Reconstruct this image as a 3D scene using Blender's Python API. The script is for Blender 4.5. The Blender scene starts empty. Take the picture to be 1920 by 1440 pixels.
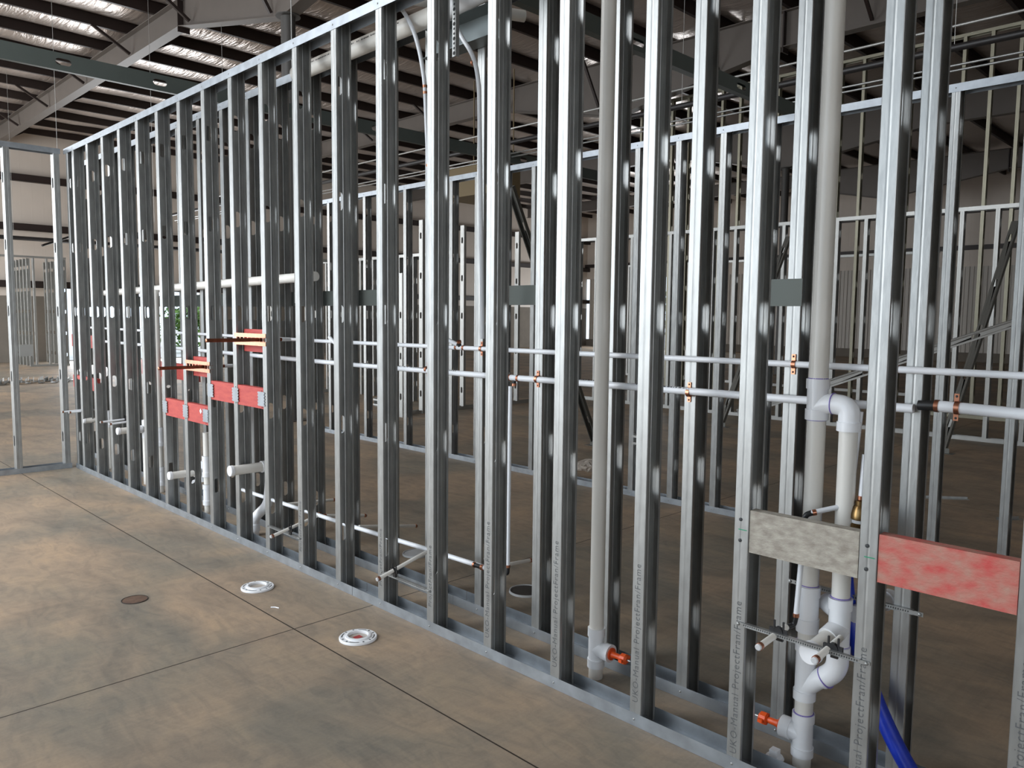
import bpy, bmesh, math, random
from mathutils import Vector, Matrix
C = bpy.context.scene
COL = C.collection
PI = math.pi
random.seed(7)

# ------------------------------------------------------------------ camera
F_PX = 1463.3
YAW, PITCH, ROLL = 0.78727, 0.08634, 0.01019
CAM = Vector((-2.321, -1.276, 1.529))
fw = Vector((math.cos(YAW)*math.cos(PITCH), math.sin(YAW)*math.cos(PITCH), -math.sin(PITCH)))
r0 = Vector((math.sin(YAW), -math.cos(YAW), 0)); u0 = r0.cross(fw)
rt = r0*math.cos(ROLL) + u0*math.sin(ROLL); up = -r0*math.sin(ROLL) + u0*math.cos(ROLL)
cam = bpy.data.objects.new('camera', bpy.data.cameras.new('camera')); COL.objects.link(cam)
cam.data.sensor_width = 36; cam.data.lens = F_PX/1920*36
cam.data.clip_start = .05; cam.data.clip_end = 300
cam.matrix_world = Matrix(((rt.x, up.x, -fw.x, CAM.x), (rt.y, up.y, -fw.y, CAM.y), (rt.z, up.z, -fw.z, CAM.z), (0, 0, 0, 1)))
C.camera = cam

# ------------------------------------------------------------------ light and exposure
C.view_settings.view_transform = 'Standard'
C.view_settings.look = 'None'
C.view_settings.gamma = 1
C.view_settings.use_curve_mapping = False
C.view_settings.exposure = -0.25
w = bpy.data.worlds.new('sky'); C.world = w; w.use_nodes = True
bg = w.node_tree.nodes['Background']; bg.inputs['Color'].default_value = (.72, .86, 1, 1); bg.inputs['Strength'].default_value = 2.2

def daylight(name, loc, look, sx, sy, power, col=(.93, .965, 1)):
    L = bpy.data.lights.new(name, 'AREA'); L.shape = 'RECTANGLE'; L.size = sx; L.size_y = sy; L.energy = power; L.color = col
    o = bpy.data.objects.new(name, L); COL.objects.link(o); o.location = loc
    o.rotation_euler = Vector(look).to_track_quat('-Z', 'Z').to_euler()
    return o
# daylight entering through the big door openings of the shed (left of and behind the camera, and the far ones), plus an added near fill
daylight('daylight_side_door', (-6.5, 6.0, 3.1), (1, 0, -.85), 14, 5.0, 1350)
daylight('daylight_side_door_far', (-6.5, 20, 2.7), (1, 0, -.7), 8, 4.2, 1900)
daylight('added_near_fill', (-4.2, -8.6, 2.4), (0, 1, -.7), 5, 3.8, 240)  # unseen source, added to brighten the stud faces turned to the near wall
daylight('daylight_end_door', (7.2, 25.7, 1.15), (0, -1, 0), 4.4, 2.1, 500)
daylight('daylight_east_door', (30.2, 21.3, 1.6), (-1, 0, 0), 1.3, 3, 500)

# ------------------------------------------------------------------ materials
MATS = {}
def mat(name, col, rough=.5, metal=0, noise=0, nscale=8, bump=0, bscale=60, stretch=(1, 1, 1), col2=None, rvar=0, spec=.5):
    m = bpy.data.materials.new(name); m.use_nodes = True
    nt = m.node_tree; N = nt.nodes; L = nt.links; b = N['Principled BSDF']
    b.inputs['Base Color'].default_value = (*col, 1); b.inputs['Roughness'].default_value = rough
    b.inputs['Metallic'].default_value = metal; b.inputs['Specular IOR Level'].default_value = spec
    if noise or bump or rvar:
        tc = N.new('ShaderNodeTexCoord'); mp = N.new('ShaderNodeMapping'); mp.inputs['Scale'].default_value = stretch
        L.new(tc.outputs['Object'], mp.inputs['Vector'])
    if noise:
        n = N.new('ShaderNodeTexNoise'); n.inputs['Scale'].default_value = nscale; n.inputs['Detail'].default_value = 6
        L.new(mp.outputs['Vector'], n.inputs['Vector'])
        r = N.new('ShaderNodeValToRGB'); r.color_ramp.elements[0].position = .3; r.color_ramp.elements[1].position = .7
        c2 = col2 or tuple(max(0, c*(1-noise)) for c in col)
        r.color_ramp.elements[0].color = (*c2, 1); r.color_ramp.elements[1].color = (*col, 1)
        L.new(n.outputs['Fac'], r.inputs['Fac']); L.new(r.outputs['Color'], b.inputs['Base Color'])
        if rvar:
            mr = N.new('ShaderNodeMapRange'); mr.inputs['To Min'].default_value = rough-rvar; mr.inputs['To Max'].default_value = rough+rvar
            L.new(n.outputs['Fac'], mr.inputs['Value']); L.new(mr.outputs['Result'], b.inputs['Roughness'])
    if bump:
        n2 = N.new('ShaderNodeTexNoise'); n2.inputs['Scale'].default_value = bscale; n2.inputs['Detail'].default_value = 4
        L.new(mp.outputs['Vector'], n2.inputs['Vector'])
        bp = N.new('ShaderNodeBump'); bp.inputs['Strength'].default_value = bump; bp.inputs['Distance'].default_value = .01
        L.new(n2.outputs['Fac'], bp.inputs['Height']); L.new(bp.outputs['Normal'], b.inputs['Normal'])
    MATS[name] = m
    return m
GALV = mat('galvanized', (.40, .405, .395), .39, .74, .24, 9, .05, 30, (3, 3, 1.0), rvar=.05)
GALV_TR = mat('galvanized_track', (.40, .43, .46), .45, .8, .25, 14, .02, 60, rvar=.06)
GALV_FAR = mat('galvanized_far', (.46, .46, .44), .45, .7, .12, 5)
PVC = mat('pvc_pipe', (.80, .775, .72), .32, 0, .05, 6, 0, 1, (3, 3, .6))
PVCF = mat('pvc_fitting', (.86, .87, .89), .25)
PRIMER = mat('purple_primer', (.22, .16, .50), .4)
PEX = mat('pex_white', (.80, .82, .85), .3)
BLUE = mat('blue_tube', (.008, .035, .42), .3, 0, .25, 30, .05, 60)
COPPER = mat('copper', (.58, .25, .15), .30, 1, .25, 40)
COPPER_D = mat('copper_dark', (.36, .12, .07), .35, 1, .4, 30)
BRASS = mat('brass', (.30, .19, .08), .3, 1, .3, 30)
BLACK = mat('black_plastic', (.012, .012, .013), .4)
BLACKP = mat('black_steel_pipe', (.02, .018, .018), .45)
ORANGE = mat('orange_plastic', (.80, .10, .015), .4)
RED_DECAL = mat('red_decal', (.45, .05, .05), .5)
REDW = mat('red_wood', (.52, .085, .065), .65, 0, .3, 7, .15, 30, (14, 1.6, 8), (.42, .055, .05))
REDW2 = mat('red_wood_worn', (.52, .075, .065), .65, 0, .3, 7, .25, 30, (5, 2.6, 4), (.43, .235, .18))
GREYW = mat('grey_wood', (.44, .41, .35), .8, 0, .3, 11, .3, 40, (5, 2.6, 5), (.27, .24, .20))
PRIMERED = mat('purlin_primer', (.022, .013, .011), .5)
FRAMEP = mat('frame_paint', (.13, .112, .098), .5, 0, .08, 3)
JOIST = mat('joist_galv', (.11, .13, .12), .45, .3, .1, 4)
MASONRY = mat('block_wall', (.20, .175, .145), .85, 0, .15, 3, .3, 20)
TAN = mat('tan_liner', (.62, .545, .475), .5, 0, .05, 2)
MARK = mat('ink_mark', (.035, .038, .04), .6)
GREENINK = mat('green_ink', (.02, .28, .14), .6)
CAPW = mat('cap_grey', (.55, .56, .57), .4)
CLEAR = mat('plastic_bag', (.52, .46, .40), .3, 0, .2, 9, .5, 14)
DIRT = mat('dark_dirt', (.04, .033, .028), .9)
YELLOW = mat('yellow_plastic', (.75, .50, .02), .4)
LEAF = mat('leaves', (.16, .30, .05), .7, 0, .6, 6)
GRASS = mat('outside_ground', (.85, .80, .76), .9, 0, .2, 3)
YBOARD = mat('yellow_box', (.20, .15, .08), .7)

def ceiling_mat():
    m = bpy.data.materials.new('insulation_facing'); m.use_nodes = True
    nt = m.node_tree; N = nt.nodes; L = nt.links; b = N['Principled BSDF']
    b.inputs['Base Color'].default_value = (.52, .45, .405, 1); b.inputs['Roughness'].default_value = .28; b.inputs['Metallic'].default_value = .6
    tc = N.new('ShaderNodeTexCoord'); mp = N.new('ShaderNodeMapping'); mp.inputs['Scale'].default_value = (3.4, .45, 1); mp.inputs['Rotation'].default_value = (0, 0, .25)
    L.new(tc.outputs['Object'], mp.inputs['Vector'])
    n = N.new('ShaderNodeTexNoise'); n.inputs['Scale'].default_value = 3.2; n.inputs['Detail'].default_value = 3; n.inputs['Distortion'].default_value = 1.2
    L.new(mp.outputs['Vector'], n.inputs['Vector'])
    bp = N.new('ShaderNodeBump'); bp.inputs['Strength'].default_value = .8; bp.inputs['Distance'].default_value = .03
    L.new(n.outputs['Fac'], bp.inputs['Height']); L.new(bp.outputs['Normal'], b.inputs['Normal'])
    return m
CEIL = ceiling_mat()

def floor_mat():
    m = bpy.data.materials.new('concrete_slab'); m.use_nodes = True
    nt = m.node_tree; N = nt.nodes; L = nt.links; b = N['Principled BSDF']
    tc = N.new('ShaderNodeTexCoord')
    def noise(sc, st, det=6, dist=0, rot=0):
        mp = N.new('ShaderNodeMapping'); mp.inputs['Scale'].default_value = st; mp.inputs['Rotation'].default_value = (0, 0, rot)
        L.new(tc.outputs['Object'], mp.inputs['Vector'])
        n = N.new('ShaderNodeTexNoise'); n.inputs['Scale'].default_value = sc; n.inputs['Detail'].default_value = det; n.inputs['Distortion'].default_value = dist
        L.new(mp.outputs['Vector'], n.inputs['Vector']); return n.outputs['Fac']
    def ramp(fac, stops):
        r = N.new('ShaderNodeValToRGB'); e = r.color_ramp.elements
        e[0].position, e[0].color = stops[0][0], (*stops[0][1], 1); e[1].position, e[1].color = stops[1][0], (*stops[1][1], 1)
        for p, c in stops[2:]:
            x = e.new(p); x.color = (*c, 1)
        L.new(fac, r.inputs['Fac']); return r.outputs['Color']
    def mix(kind, fac, a, c):
        x = N.new('ShaderNodeMix'); x.data_type = 'RGBA'; x.blend_type = kind
        if isinstance(fac, float): x.inputs['Factor'].default_value = fac
        else: L.new(fac, x.inputs['Factor'])
        L.new(a, x.inputs[6]); L.new(c, x.inputs[7]); return x.outputs[2]
    big = ramp(noise(.75, (1, 1, 1), 5, 1.0), [(.38, (.27, .24, .195)), (.60, (.41, .315, .23))])
    mid = ramp(noise(3.5, (1.0, .45, 1), 8, .8, .5), [(.3, (.70, .71, .73)), (.5, (.95, .94, .93)), (.72, (1.14, 1.08, 1.0))])
    streak = ramp(noise(1.6, (1.2, 16, 1), 3, 1.6, .14), [(.3, (.92, .92, .92)), (.7, (1.05, 1.04, 1.02))])
    c = mix('MULTIPLY', .85, big, mid); c = mix('MULTIPLY', .8, c, streak)
    swirl = ramp(noise(5.5, (1.6, .7, 1), 9, 2.6, 1.1), [(.38, (.86, .87, .88)), (.5, (1.0, .99, .98)), (.66, (1.10, 1.07, 1.02))])
    c = mix('MULTIPLY', .8, c, swirl)
    fine = ramp(noise(90, (1, 1, 1), 3), [(.3, (.9, .9, .9)), (.7, (1.06, 1.06, 1.06))])
    c = mix('MULTIPLY', .6, c, fine)
    # saw-cut control joints
    sx = N.new('ShaderNodeSeparateXYZ'); L.new(tc.outputs['Object'], sx.inputs[0])
    def line(out, pos, wd):
        s = N.new('ShaderNodeMath'); s.operation = 'SUBTRACT'; L.new(out, s.inputs[0]); s.inputs[1].default_value = pos
        a = N.new('ShaderNodeMath'); a.operation = 'ABSOLUTE'; L.new(s.outputs[0], a.inputs[0])
        t = N.new('ShaderNodeMath'); t.operation = 'LESS_THAN'; L.new(a.outputs[0], t.inputs[0]); t.inputs[1].default_value = wd; return t.outputs[0]
    tot = None
    for out, pos in [(sx.outputs['X'], -.463), (sx.outputs['Y'], 2.078), (sx.outputs['Y'], -3.2), (sx.outputs['Y'], 7.3), (sx.outputs['Y'], 12.5), (sx.outputs['X'], 4.8), (sx.outputs['X'], -5.5), (sx.outputs['X'], 10)]:
        l = line(out, pos, .0035)
        if tot is None: tot = l
        else:
            mx = N.new('ShaderNodeMath'); mx.operation = 'MAXIMUM'; L.new(tot, mx.inputs[0]); L.new(l, mx.inputs[1]); tot = mx.outputs[0]
    dark = N.new('ShaderNodeRGB'); dark.outputs[0].default_value = (.035, .025, .018, 1)
    c = mix('MIX', tot, c, dark.outputs[0])
    L.new(c, b.inputs['Base Color']); b.inputs['Roughness'].default_value = .6; b.inputs['Specular IOR Level'].default_value = .35
    bp = N.new('ShaderNodeBump'); bp.inputs['Strength'].default_value = .15; bp.inputs['Distance'].default_value = .01
    L.new(noise(14, (1, .5, 1), 5, .5), bp.inputs['Height']); L.new(bp.outputs['Normal'], b.inputs['Normal'])
    return m
FLOOR = floor_mat()

def corrugated_mat(name, col, period, axis):
    m = bpy.data.materials.new(name); m.use_nodes = True
    m.node_tree.nodes['Principled BSDF'].inputs['Base Color'].default_value = (*col, 1)
    m.node_tree.nodes['Principled BSDF'].inputs['Roughness'].default_value = .45
    return m
CORR = corrugated_mat('ribbed_panel', (.50, .46, .41), .3, 1)

# ------------------------------------------------------------------ mesh helpers
def box(bm, lo, hi, M=None):
    vs = [Vector((x, y, z)) for x in (lo[0], hi[0]) for y in (lo[1], hi[1]) for z in (lo[2], hi[2])]
    if M: vs = [M @ v for v in vs]
    v = [bm.verts.new(p) for p in vs]
    for q in ((0, 1, 3, 2), (4, 6, 7, 5), (0, 4, 5, 1), (2, 3, 7, 6), (0, 2, 6, 4), (1, 5, 7, 3)):
        bm.faces.new([v[i] for i in q])
def fillet(pts, rad, n=6):
    pts = [Vector(p) for p in pts]; out = [pts[0]]
    for i in range(1, len(pts)-1):
        a, b, c = pts[i-1], pts[i], pts[i+1]
        d1 = (a-b); d2 = (c-b); r = min(rad, d1.length*.49, d2.length*.49)
        p, q = b+d1.normalized()*r, b+d2.normalized()*r
        for k in range(n+1):
            t = k/n; out.append((1-t)**2*p + 2*t*(1-t)*b + t*t*q)
    out.append(pts[-1]); return out
def tube(bm, pts, r, seg=14, caps=True):
    pts = [Vector(p) for p in pts]; n = len(pts); rs = r if isinstance(r, (list, tuple)) else [r]*n
    prev = None; rings = []
    for i, p in enumerate(pts):
        d = (pts[min(i+1, n-1)]-pts[max(i-1, 0)]).normalized()
        if prev is None:
            a = Vector((0, 0, 1)) if abs(d.z) < .9 else Vector((1, 0, 0)); u = d.cross(a).normalized()
        else:
            u = (prev - d*prev.dot(d)).normalized()
        prev = u; v = d.cross(u)
        rings.append([bm.verts.new(p + (u*math.cos(2*PI*k/seg) + v*math.sin(2*PI*k/seg))*rs[i]) for k in range(seg)])
    for a, b in zip(rings, rings[1:]):
        for k in range(seg): bm.faces.new((a[k], a[(k+1) % seg], b[(k+1) % seg], b[k]))
    if caps:
        bm.faces.new(rings[0][::-1]); bm.faces.new(rings[-1])
def lathe(bm, prof, org, axis, seg=20):
    """prof: list of (radius, distance along the axis)"""
    axis = Vector(axis).normalized(); a = Vector((0, 0, 1)) if abs(axis.z) < .9 else Vector((1, 0, 0))
    u = axis.cross(a).normalized(); v = axis.cross(u); org = Vector(org); rings = []
    for r, h in prof:
        rings.append([bm.verts.new(org + axis*h + (u*math.cos(2*PI*k/seg) + v*math.sin(2*PI*k/seg))*max(r, 1e-4)) for k in range(seg)])
    for p, q in zip(rings, rings[1:]):
        for k in range(seg): bm.faces.new((p[k], p[(k+1) % seg], q[(k+1) % seg], q[k]))
    bm.faces.new(rings[0][::-1]); bm.faces.new(rings[-1])
def mesh(name, fn, m, smooth=True):
    bm = bmesh.new(); fn(bm); bmesh.ops.recalc_face_normals(bm, faces=bm.faces)
    me = bpy.data.meshes.new(name); bm.to_mesh(me); bm.free()
    ms = m if isinstance(m, (list, tuple)) else [m]
    for x in ms: me.materials.append(x)
    if smooth:
        for p in me.polygons: p.use_smooth = True
        me.set_sharp_from_angle(angle=math.radians(35))
    return me
def wm(o):
    b = Matrix.Translation(o.location) @ o.rotation_euler.to_matrix().to_4x4()
    return wm(o.parent) @ o.matrix_parent_inverse @ b if o.parent else b
def obj(name, fn, m, parent=None, smooth=True, label=None):
    me = fn if isinstance(fn, bpy.types.Mesh) else mesh(name, fn, m, smooth)
    o = bpy.data.objects.new(name, me); COL.objects.link(o)
    if parent is not None:
        o.parent = parent
        if not isinstance(fn, bpy.types.Mesh):
            # geometry is written in world coordinates
            o.matrix_parent_inverse = wm(parent).inverted()
    if label: o['label'] = label
    return o
def tag(o, label, cat, group=None, kind=None):
    o['label'] = label; o['category'] = cat
    if group: o['group'] = group
    if kind: o['kind'] = kind
    return o
def thing(name, loc, label, cat, group=None):
    o = bpy.data.objects.new(name, None); COL.objects.link(o); o.location = loc; o.empty_display_size = .1
    return tag(o, label, cat, group)
def struct(name, fn, m, parent=None, smooth=True):
    o = obj(name, fn, m, parent, smooth)
    o['kind'] = 'structure'
    return o
ORD = ['', 'first', 'second', 'third', 'fourth', 'fifth', 'sixth', 'seventh', 'eighth', 'ninth', 'tenth', 'eleventh', 'twelfth', 'thirteenth', 'fourteenth', 'fifteenth', 'sixteenth', 'seventeenth', 'eighteenth', 'nineteenth', 'twentieth', 'twenty-first', 'twenty-second', 'twenty-third', 'twenty-fourth', 'twenty-fifth', 'twenty-sixth', 'twenty-seventh', 'twenty-eighth', 'twenty-ninth', 'thirtieth', 'thirty-first', 'thirty-second', 'thirty-third', 'thirty-fourth', 'thirty-fifth', 'thirty-sixth']
def nth(i): return ORD[i]

# ------------------------------------------------------------------ the shed
XL, XR, YN, YF, ZC = -7.0, 30.5, -9, 26, 7.0
struct('floor', lambda bm: box(bm, (XL-.3, YN-.3, -.2), (XR+.3, YF+.3, 0)), FLOOR)
PUR_Y = [16.13 + 1.37*n for n in range(-18, 8)]
PUR_Y = [y for y in PUR_Y if YN < y < YF-.1]
def ceil_fn(bm):
    ys = [YN] + PUR_Y + [YF]
    for a, b in zip(ys, ys[1:]):
        nseg = 8; rows = []
        for i in range(nseg+1):
            t = i/nseg; y = a+(b-a)*t
            z = ZC + .02 - .13*math.sin(PI*t)**.7
            rows.append((y, z))
        nx = 60; grid = []
        for y, z in rows:
            row = []
            for k in range(nx+1):
                x = XL + (XR-XL)*k/nx
                row.append(bm.verts.new((x, y, z + .025*math.sin(k*1.7+a)*math.sin(PI*(y-a)/(b-a)))))
            grid.append(row)
        for i in range(nseg):
            for k in range(nx): bm.faces.new((grid[i][k], grid[i][k+1], grid[i+1][k+1], grid[i+1][k]))
struct('ceiling', ceil_fn, CEIL)
struct('roof_deck', lambda bm: box(bm, (XL-.3, YN-.3, ZC+.12), (XR+.3, YF+.3, ZC+.2)), TAN).name = 'trim_1'

def wall_pieces(axis, pos, a, b, z0, z1, openings, thick=.2, out=1):
    """list of boxes of a wall along `axis` with rectangular openings [(a,b,z0,z1)]"""
    bs = []; openings = sorted(openings); cur = a
    for (oa, ob, oz0, oz1) in openings:
        if oz1 <= z0 or oz0 >= z1: continue
        bs.append((cur, oa, z0, z1))
        if oz1 < z1: bs.append((oa, ob, oz1, z1))
        if oz0 > z0: bs.append((oa, ob, z0, oz0))
        cur = ob
    bs.append((cur, b, z0, z1))
    def fn(bm):
        for p, q, u, v in bs:
            if q-p < .01: continue
            if axis == 'x': box(bm, (p, min(pos, pos+thick*out), u), (q, max(pos, pos+thick*out), v))
            else: box(bm, (min(pos, pos+thick*out), p, u), (max(pos, pos+thick*out), q, v))
    return fn
def liner_mat(name, col, axis):
    """pale liner sheet with thin vertical seams"""
    m = mat(name, col, .5, 0, .05, 2); nt = m.node_tree; N = nt.nodes; L = nt.links; b = N['Principled BSDF']
    tc = N.new('ShaderNodeTexCoord'); s = N.new('ShaderNodeSeparateXYZ'); L.new(tc.outputs['Object'], s.inputs[0])
    mu = N.new('ShaderNodeMath'); mu.operation = 'MULTIPLY'; L.new(s.outputs[axis], mu.inputs[0]); mu.inputs[1].default_value = 2*PI/.30
    si = N.new('ShaderNodeMath'); si.operation = 'SINE'; L.new(mu.outputs[0], si.inputs[0])
    pw = N.new('ShaderNodeMath'); pw.operation = 'GREATER_THAN'; L.new(si.outputs[0], pw.inputs[0]); pw.inputs[1].default_value = .93
    bp = N.new('ShaderNodeBump'); bp.inputs['Strength'].default_value = .5; bp.inputs['Distance'].default_value = .01
    L.new(pw.outputs[0], bp.inputs['Height']); L.new(bp.outputs['Normal'], b.inputs['Normal']); return m
LINX = liner_mat('liner_x', (.62, .545, .475), 'X'); LINY = liner_mat('liner_y', (.62, .545, .475), 'Y')
opF = [(4.95, 9.4, 0, 2.25)]
wf = struct('wall_far', wall_pieces('x', YF, XL, XR, 2.0, ZC, opF), LINX, smooth=False)
lowf = obj('masonry_base', wall_pieces('x', YF, XL, XR, 0, 2.0, opF), MASONRY, wf, smooth=False); lowf['kind'] = 'structure'
for z in (5.5, 4.05, 2.35):
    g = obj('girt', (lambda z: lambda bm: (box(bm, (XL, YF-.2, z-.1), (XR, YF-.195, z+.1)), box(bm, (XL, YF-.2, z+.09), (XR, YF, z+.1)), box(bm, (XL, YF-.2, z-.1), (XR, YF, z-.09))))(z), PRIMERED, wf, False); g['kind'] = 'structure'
opR = [(20.7, 22, 0, 3.0)]
wr = struct('wall_right', wall_pieces('y', XR, YN, YF, 3.56, ZC, opR), LINY, smooth=False)
def ribbed(bm):
    y = YN
    while y < YF-.3:
        if not (20.5 < y < 22): 
            box(bm, (XR-.005, y, .35), (XR+.1, y+.3, 3.56)); box(bm, (XR-.045, y+.02, .35), (XR-.005, y+.09, 3.56)); box(bm, (XR-.03, y+.17, .35), (XR-.005, y+.19, 3.56))
        y += .3
rb = obj('ribbed_panel', ribbed, CORR, wr, False); rb['kind'] = 'structure'
o = obj('masonry_base', wall_pieces('y', XR, YN, YF, 0, .35, opR), MASONRY, wr, False); o['kind'] = 'structure'
for z in (5.6, 4.25):
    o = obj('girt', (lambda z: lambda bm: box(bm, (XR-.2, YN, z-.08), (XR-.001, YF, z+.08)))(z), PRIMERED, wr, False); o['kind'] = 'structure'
struct('wall_left', wall_pieces('y', XL, YN, YF, 0, ZC, [(-1, 13, 0, 5.7), (16, 24, 0, 4.9)], out=-1), LINY, smooth=False)
struct('wall_near', wall_pieces('x', YN, XL, XR, 0, ZC, [(-6.8, -1.6, 0, 4.5)], out=-1), LINX, smooth=False)  # opening added for the near fill light, not a known door
struct('ground_outside', lambda bm: box(bm, (-60, -60, -.3), (80, 90, -.21)), GRASS).name = 'trim_2'

# purlins
def purlin_mesh():
    def fn(bm):
        box(bm, (XL, -.002, -.2), (XR, .002, 0)); box(bm, (XL, 0, -.2), (XR, .065, -.196)); box(bm, (XL, -.065, -.004), (XR, 0, 0)); box(bm, (XL, .062, -.2), (XR, .065, -.18))
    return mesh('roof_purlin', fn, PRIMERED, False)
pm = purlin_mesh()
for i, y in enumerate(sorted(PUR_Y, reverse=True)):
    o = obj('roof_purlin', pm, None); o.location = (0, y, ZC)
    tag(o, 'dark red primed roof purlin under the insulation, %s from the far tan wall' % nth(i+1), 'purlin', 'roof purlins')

COLP_SHADED = mat('shaded_column_paint', (.07, .066, .062), .5)  # shade on the column is put into this darker paint colour
# rigid frames: tapered rafter + round interior column
def zb(y):
    P = [(-9, 6.2), (5.3, 6.2), (8.75, 5.66), (9.05, 5.66), (12.4, 6.36), (26, 6.36)]
    for (a, za), (b, zb_) in zip(P, P[1:]):
        if a <= y <= b: return za+(zb_-za)*(y-a)/(b-a)
    return 6.3
FR = [(3.36, 'nearest, over the stud walls'), (10.8, 'second, deeper in the shed'), (18.3, 'third, far inside the shed'), (25.6, 'last, near the ribbed right wall')]
for X, wh in FR:
    t = thing('roof_frame', (X, 8.9, 0), 'grey painted steel rafter on a round column, ' + wh, 'steel frame', 'roof frames')
    ys = [YN+.02, 5.3, 8.75, 9.05, 12.4, YF-.22]
    def web(bm):
        for a, b in zip(ys, ys[1:]):
            v = [Vector((X+s*.005, y, z)) for s in (-1, 1) for (y, z) in ((a, zb(a)), (b, zb(b)), (b, 6.79), (a, 6.79))]
            q = [bm.verts.new(p) for p in v]
            for f in ((0, 1, 2, 3), (7, 6, 5, 4), (0, 4, 5, 1), (1, 5, 6, 2), (2, 6, 7, 3), (3, 7, 4, 0)): bm.faces.new([q[i] for i in f])
    obj('rafter_web', web, FRAMEP, t, False)
    def flg(bm):
        for a, b in zip(ys, ys[1:]):
            q = [bm.verts.new(Vector((X+sx*.1, y, zb(y)+dz))) for (y, dz) in ((a, 0), (b, 0), (b, -.012), (a, -.012)) for sx in (-1, 1)]
            for f in ((0, 1, 3, 2), (4, 5, 7, 6), (0, 2, 4, 6), (1, 7, 5, 3), (2, 3, 5, 4), (0, 6, 7, 1)): bm.faces.new([q[i] for i in f])
    obj('bottom_flange', flg, FRAMEP, t, False)
    obj('top_flange', lambda bm: box(bm, (X-.1, YN+.02, 6.782), (X+.1, YF-.22, 6.795)), FRAMEP, t, False)
    for y in (5.3, 12.4):
        obj('splice_plate', (lambda y: lambda bm: (box(bm, (X-.1, y-.012, zb(y)-.1), (X+.1, y+.012, 6.78))))(y), PRIMERED, t, False)
    obj('column', lambda bm: lathe(bm, [(.1, .015), (.1, 5.63), (.17, 5.635), (.17, 5.648)], (X, 8.9, 0), (0, 0, 1), 28), COLP_SHADED, t)
    obj('base_plate', lambda bm: box(bm, (X-.18, 8.72, .001), (X+.18, 9.08, .015)), FRAMEP, t, False)
    k = 0
    for y in PUR_Y:
        k += 1
        if k % 2 == 0 and X < 12:
            for s in (-1, 1):
                a = Vector((X+s*.72, y+.03, 6.80)); b = Vector((X+s*.06, y+.03, zb(y)+.06)); d = (b-a)
                M = Matrix.Translation(a) @ d.to_track_quat('Z', 'Y').to_matrix().to_4x4()
                obj('flange_brace', (lambda M, d: lambda bm: (box(bm, (-.025, -.002, 0), (.025, .002, d.length), M), box(bm, (-.025, 0, 0), (-.021, .045, d.length), M)))(M, d), PRIMERED, t, False)

# ------------------------------------------------------------------ steel studs and tracks
S = .4064; D = .092; FL = .05; HOLES = [.31, .92, 1.53, 2.14, 2.75, 3.36, 3.97, 4.58, 5.2, 5.8]
def stud_fn(H, D=D, FL=FL, simple=False, lip=.012):
    def fn(bm):
        prof = [(lip, -FL), (.0015, -FL), (0, -FL+.0015), (0, -FL*.60), (.0006, -FL*.5), (0, -FL*.40), (0, -.0015), (.0015, 0)]
        if simple: prof = [(lip, -FL), (0, -FL), (0, 0)]
        back = [(D-x, y) for x, y in prof[::-1]]
        cx = D/2; hw = .019; hh = .05
        wl = [prof[-1], (D*.22, 0), (D*.22+.003, -.0015), (D*.22+.006, 0), (cx-hw, 0)] if not simple else [prof[-1], (cx-hw, 0)]
        wr_ = [(D-x, y) for x, y in wl[::-1]]
        for seq in (prof, back, wl, wr_):
            A = [bm.verts.new((x, y, 0)) for x, y in seq]; B = [bm.verts.new((x, y, H)) for x, y in seq]
            for i in range(len(seq)-1): bm.faces.new((A[i], A[i+1], B[i+1], B[i]))
        z = 0
        def quad(x0, x1, z0, z1):
            v = [bm.verts.new(p) for p in ((x0, 0, z0), (x1, 0, z0), (x1, 0, z1), (x0, 0, z1))]; bm.faces.new(v)
        for hz in [h for h in HOLES if h < H-.12]:
            quad(cx-hw, cx+hw, z, hz-hh)
            for sz in (-1, 1):
                n = 6
                for sxx in (-1, 1):
                    c = bm.verts.new((cx+sxx*hw, 0, hz+sz*hh))
                    arc = [bm.verts.new((cx+sxx*hw*math.cos(t*PI/2/n), 0, hz+sz*(hh-hw+hw*math.sin(t*PI/2/n)))) for t in range(n+1)]
                    for i in range(n): bm.faces.new((c, arc[i], arc[i+1]))
            z = hz+hh
        quad(cx-hw, cx+hw, z, H)
        bmesh.ops.remove_doubles(bm, verts=bm.verts, dist=.0001)
    return fn
def stud_mesh(H, m=GALV, simple=False, D=D, FL=FL): return mesh('steel_stud', stud_fn(H, D, FL, simple), m, False)
def solid(o, t=.0012):
    md = o.modifiers.new('sheet_thickness', 'SOLIDIFY'); md.thickness = t; md.offset = 0
def place_stud(me, x, y, label, group, rot=0, z=.002, solidify=True):
    o = obj('steel_stud', me, None); o.location = (x, y, z); o.rotation_euler = (0, 0, rot)
    if solidify: solid(o)
    return tag(o, label, 'stud', group)
def track_fn(p0, p1, z, d, lipdir, lh=.05, th=.0013):
    """U channel from p0 to p1 (2D), web at height z, depth d to the left-normal side"""
    def fn(bm):
        a = Vector((*p0, z)); b = Vector((*p1, z)); L = (b-a).length; u = (b-a)/L; v = Vector((-u.y, u.x, 0))
        M = Matrix(((u.x, v.x, 0, a.x), (u.y, v.y, 0, a.y), (0, 0, 1, z), (0, 0, 0, 1)))
        zz = sorted((0, lipdir*th)); box(bm, (0, 0, zz[0]), (L, d, zz[1]), M)
        zz = sorted((0, lipdir*lh)); box(bm, (0, -th, zz[0]), (L, 0, zz[1]), M); box(bm, (0, d, zz[0]), (L, d+th, zz[1]), M)
    return fn
def screw(parent, p, n):
    return obj('screw', lambda bm: lathe(bm, [(.0045, 0), (.0045, .001), (.003, .0028), (.001, .0034)], p, n, 10), GALV, parent)

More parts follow.
